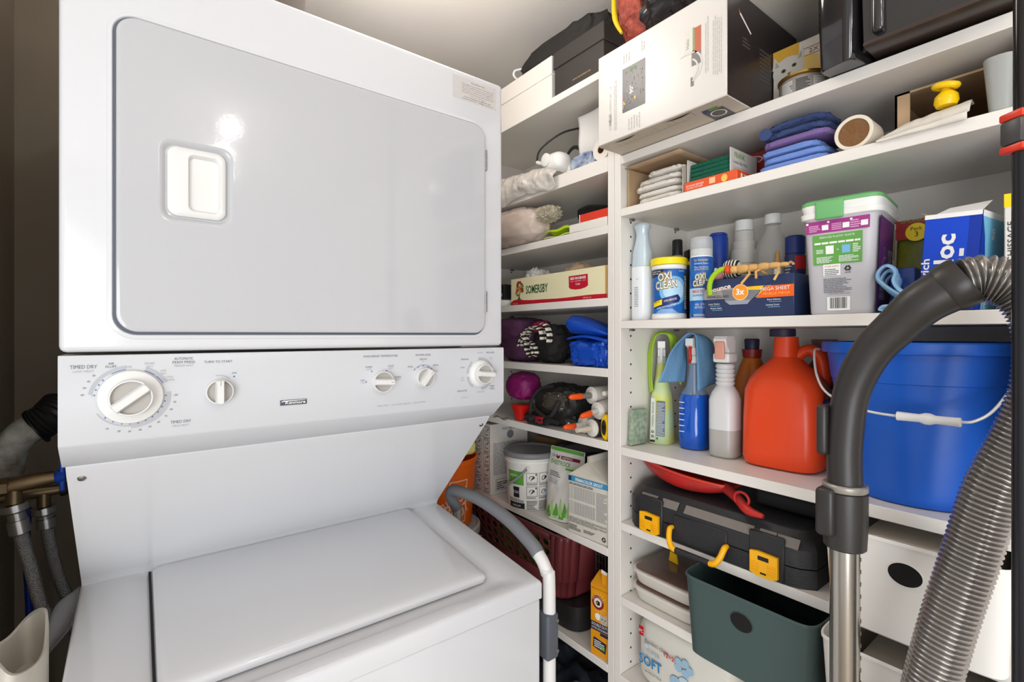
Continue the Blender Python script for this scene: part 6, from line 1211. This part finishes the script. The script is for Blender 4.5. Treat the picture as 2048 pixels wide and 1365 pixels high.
# ---- vacuum hose assembly
t = thing('vacuum_wand', 'vacuum cleaner wand with curved black handle and ribbed grey hose', 'vacuum wand', (.72, .239, 0)); o_ = Vector((.72, .239, 0))
M_VB = mat('vacuum_black', (46, 43, 41), .38, bump=.05, bscale=200); M_VS = mat('wand_steel', (170, 166, 158), .22, .95)
b = MB(); b.tube([Vector((.72, .239, .02))-o_, Vector((.72, .239, .6))-o_, Vector((.72, .239, 1.135))-o_], .0165, M_VS, 40, smooth_pts=False)
for i in range(60):
    pass
b.build('steel_tube', t)
b = MB()
for i in range(40): b.box(Vector((.7215, .2222, .50+i*.0155))-o_, Vector((.7245, .2245, .5045+i*.0155))-o_, mat('tube_notch', (96, 84, 74), .5))
nt_ = b.build('notch_track', t)
b = MB(); b.lathe([(.0215, 1.118), (.0235, 1.120), (.0250, 1.150), (.0250, 1.190), (.0235, 1.191)], M_VB, 40); b.box((-.032, .002, 1.135), (-.008, .024, 1.196), M_VB, .006, 3); b.build('clamp', t)
b = MB(); b.lathe([(.0242, 1.1915), (.0252, 1.193), (.0252, 1.199), (.0235, 1.2005)], mat('collar_grey', (160, 156, 148), .35, .5), 40); b.build('clamp_ring', t)
pts = [(.72, .239, 1.2005), (.72, .239, 1.25), (.72, .232, 1.315), (.72, .212, 1.366), (.72, .185, 1.400), (.72, .160, 1.427), (.726, .135, 1.444)]
b = MB(); b.tube([Vector(p)-o_ for p in pts], [.0195, .0195, .0200, .0215, .0225, .0245, .0265], M_VB, 36); b.build('handle', t)
b = MB(); b.box(Vector((.700, .253, 1.235))-o_, Vector((.716, .266, 1.300))-o_, M_VB, .005, 3); b.build('slider_button', t)
b = MB(); b.lathe([(.0272, -.004), (.0285, 0), (.0285, .014), (.027, .018)], M_VB, 36, M=Matrix.Translation(Vector((.7255, .138, 1.4425))-o_) @ Vector((.12, -.80, .50)).to_track_quat('Z', 'Y').to_matrix().to_4x4()); b.build('hose_collar', t)
hp = [(.728, .128, 1.450), (.735, .110, 1.452), (.742, .085, 1.438), (.745, .068, 1.40), (.745, .068, 1.34), (.745, .082, 1.285), (.742, .105, 1.222), (.738, .122, 1.148), (.724, .144, 1.042), (.715, .160, .94), (.71, .17, .80), (.68, .17, .5), (.60, .14, .2), (.5, .08, .10)]
P, _ = catmull([Vector(p) for p in hp], [0]*len(hp), 10)
# resample by length and pulse the radius
acc = [0]
for i in range(1, len(P)): acc.append(acc[-1]+(P[i]-P[i-1]).length)
def atlen(s_):
    import bisect
    i = min(max(bisect.bisect(acc, s_)-1, 0), len(P)-2); k = (s_-acc[i])/(acc[i+1]-acc[i]+1e-9); return P[i].lerp(P[i+1], k)
pitch = .0058; N = int(acc[-1]/pitch); Q = []; R = []
for i in range(N):
    for f_, rr in ((0, .0222), (.2, .0240), (.35, .0253), (.5, .0257), (.65, .0253), (.8, .0240)): Q.append(atlen((i+f_)*pitch)-o_); R.append(rr)
b = MB(); M_HS = mat('hose_grey', (150, 146, 142), .2, .75); b.tube(Q, R, M_HS, 32, smooth_pts=False); b.build('ribbed_hose', t, angle=80)
t = thing('black_pole', 'slim black pole with an orange-red clip at the right edge', 'pole', (.678, .0755, 0))
M_PB = mat('pole_black', (34, 34, 38), .22, .3); b = MB(); b.tube([(0, 0, .0), (0, 0, 1.60)], .0078, M_PB, 28, smooth_pts=False); b.build('lower_tube', t)
b = MB(); b.tube([(0, 0, 1.598), (0, 0, 2.15)], .0068, mat('pole_gloss', (44, 42, 42), .12, .6), 28, smooth_pts=False); b.build('upper_tube', t)
b = MB(); M_RC = mat('clip_orange_red', (216, 56, 30), .35)
M = Matrix.Rotation(math.radians(-35), 4, 'Z')
b.box((-.012, -.010, 1.598), (.013, .012, 1.606), M_RC, .002, 2, M=M); b.box((-.012, -.010, 1.567), (.013, .012, 1.574), M_RC, .002, 2, M=M); b.box((.006, -.013, 1.570), (.014, -.0085, 1.604), M_RC, .002, 2, M=M); b.build('red_clip', t)
b = MB(); b.box((-.013, -.0095, 1.574), (.009, .0105, 1.598), mat('clip_grey', (64, 62, 62), .4), .003, 2, M=M); b.build('grey_jaw', t)
t = thing('white_holder', 'white plastic wall holder at the far right edge', 'holder', (.828, .0700, 1.255)); b = MB(); b.box((0, -.012, 0), (.0215, .012, .125), WPLAST, .004, 3); b.box((-.006, -.010, .018), (.0, .010, .09), WPLAST, .002); b.build('holder_body', t)
# ---- pipes and hoses behind the left of the machine
BR = mat('aged_brass', (128, 110, 82), .35, .85, bump=.2, bscale=60); BST = mat('braided_steel', (168, 168, 168), .3, .9, bump=1.5, bscale=500)
t = thing('shutoff_valve', 'brass water valve with blue lever handle behind the washer', 'valve', (-.178, 1.20, 1.128))
b = MB(); b.tube([(-.050, 0, .0), (-.02, 0, .0), (.0, 0, 0), (.030, 0, .004), (.060, 0, .006)], [.0105, .0125, .013, .014, .011], BR, 20, smooth_pts=False); b.lathe([(.016, -.004), (.016, .006), (.012, .010)], BR, 6, M=Matrix.Translation((-.005, 0, 0)) @ Matrix.Rotation(PI/2, 4, 'Y')); b.lathe([(.012, -.03), (.010, 0)], BR, 20, c=(.008, 0, 0)); b.build('valve_body', t)
b = MB(); BH = mat('handle_blue', (24, 76, 190), .35); b.lathe([(.010, 0), (.012, .004), (.009, .014)], BH, 20, M=Matrix.Translation((.060, 0, .006)) @ Matrix.Rotation(PI/2, 4, 'Y')); b.box((.066, -.006, -.020), (.074, .006, .034), BH, .003, 3); b.build('lever_handle', t)
t = thing('brass_tap', 'second small brass valve with black knob behind the blue-handled valve', 'valve', (-.140, 1.27, 1.095)); b = MB(); b.tube([(-.06, 0, 0), (-.02, 0, 0), (.022, 0, .0)], [.010, .012, .009], BR, 18, smooth_pts=False); b.lathe([(.010, -.028), (.010, 0)], BR, 18); b.build('valve_body', t); b = MB(); b.lathe([(.013, 0), (.014, .006), (.011, .012)], BPLAST, 18, M=Matrix.Translation((.023, 0, 0)) @ Matrix.Rotation(PI/2, 4, 'Y')); b.build('knob', t)
def braided(label, loc, pts):
    t = thing('braided_hose', label, 'hose', loc, 0, 'braided washer hoses'); P_ = [Vector(p)-Vector(loc) for p in pts]
    b = MB(); b.tube(P_[1:], .0098, BST, 20); b.build('hose_body', t)
    b = MB(); dirv = (P_[1]-P_[0]); M = Matrix.Translation(P_[0]) @ dirv.to_track_quat('Z', 'Y').to_matrix().to_4x4(); L = dirv.length
    b.lathe([(.019, 0), (.019, .012), (.0125, .016), (.0120, L*.6), (.0145, L*.62), (.0145, L*1.1), (.0115, L*1.15)], CHROME, 24, M=M); b.build('hose_coupling', t)
braided('braided steel washer hose under the blue-handled valve, left of the pair', (-.170, 1.20, 1.095), [(-.170, 1.20, 1.097), (-.163, 1.20, 1.05), (-.150, 1.205, .98), (-.135, 1.21, .90), (-.112, 1.215, .855), (-.094, 1.225, .842), (-.091, 1.26, .80)])
braided('braided steel washer hose under the brass tap, right of the pair', (-.140, 1.27, 1.066), [(-.140, 1.27, 1.066), (-.136, 1.27, 1.03), (-.126, 1.27, .96), (-.112, 1.27, .90), (-.098, 1.275, .862), (-.092, 1.29, .82)])
b = MB(); b.tube([(-.180, 1.42, 1.03), (-.183, 1.42, .95), (-.178, 1.42, .80), (-.175, 1.42, .50), (-.17, 1.42, .02)], .0065, mat('blue_pex', (20, 50, 150), .35), 12); o = b.build('blue_water_line'); tag(o, 'thin blue water line running down behind the braided hoses', 'pipe')
t = thing('drain_standpipe', 'paint-chipped white drain elbow with black corrugated hose above the valve', 'drain pipe', (-.180, 1.30, 1.15))
PV = mat('chipped_paint', (206, 206, 200), .6, rgb2=(120, 110, 96), vscale=26, bump=.5, bscale=50); b = MB(); b.tube([(-.018, .02, -.02), (-.012, .01, .02), (.008, .0, .052), (.032, 0, .070)], [.026, .027, .027, .028], PV, 26); b.build('elbow', t)
b = MB(); P_ = [Vector((.026, 0, .066)), Vector((.046, 0, .082)), Vector((.060, .02, .100))]; Q, _ = catmull(P_, [0]*3, 12); b.tube(Q, [.030+.003*(i % 2) for i in range(len(Q))], mat('black_corrugated', (34, 32, 32), .4), 26, smooth_pts=False); b.lathe([(.036, 0), (.036, .003)], BPLAST, 26, M=Matrix.Translation((.026, 0, .064)) @ Vector((.9, 0, .5)).to_track_quat('Z', 'Y').to_matrix().to_4x4()); b.build('corrugated_hose', t)
b = MB(); M_CN = mat('cream_canvas', (206, 200, 188), .9, bump=.5, bscale=60)
b.loft([[Vector((.030*k_*math.cos(a_)*(1+.10*math.sin(3*a_+zz*4)), .085*k_*math.sin(a_)*(1+.06*math.sin(4*a_+1)), zz+(.012*math.sin(2*a_) if zz > .9 else 0))) for a_ in [2*PI*q_/48 for q_ in range(48)]] for zz, k_ in ((.001, .95), (.3, .98), (.6, .96), (.85, .98), (.955, 1.0), (.968, .96), (.966, .86), (.94, .80), (.90, .78))], M_CN); o = b.build('rolled_canvas'); o.location = (-.128, .95, 0); tag(o, 'cream canvas roll standing at the lower left beside the washer', 'cloth roll')
b = MB(); b.grid(lambda u, v: Vector((-.140+.055*v+.003*math.sin(v*9), 1.19-.13*u, .86-.02*u+.07*v+.012*math.sin(u*5+v*3))), 30, 14, mat('hazy_film', (196, 200, 206), .2, alpha=.6, bump=.6, bscale=40)); b.grid(lambda u, v: Vector((-.135+.006*math.sin(u*14+v*8), 1.19-.13*u, (.86-.04*u)*(1-v)+.001)), 30, 20, mat('hazy_film', (196, 200, 206), .2, alpha=.6)); o = b.build('plastic_film', solid=.0008); tag(o, 'translucent plastic film bunched between the canvas roll and the washer', 'plastic sheet')
b = MB(); boxm(b, .001, .001, .001, BPLAST) if False else None
t = MB(); t.box((-.10, 0, 0), (.155, .22, .20), mat('dark_brown_case', (62, 54, 48), .6), .004); o = t.build('dark_case'); o.location = (.105, 1.0, 1.9115); tag(o, 'dark brown case standing on top of the washer dryer', 'case')
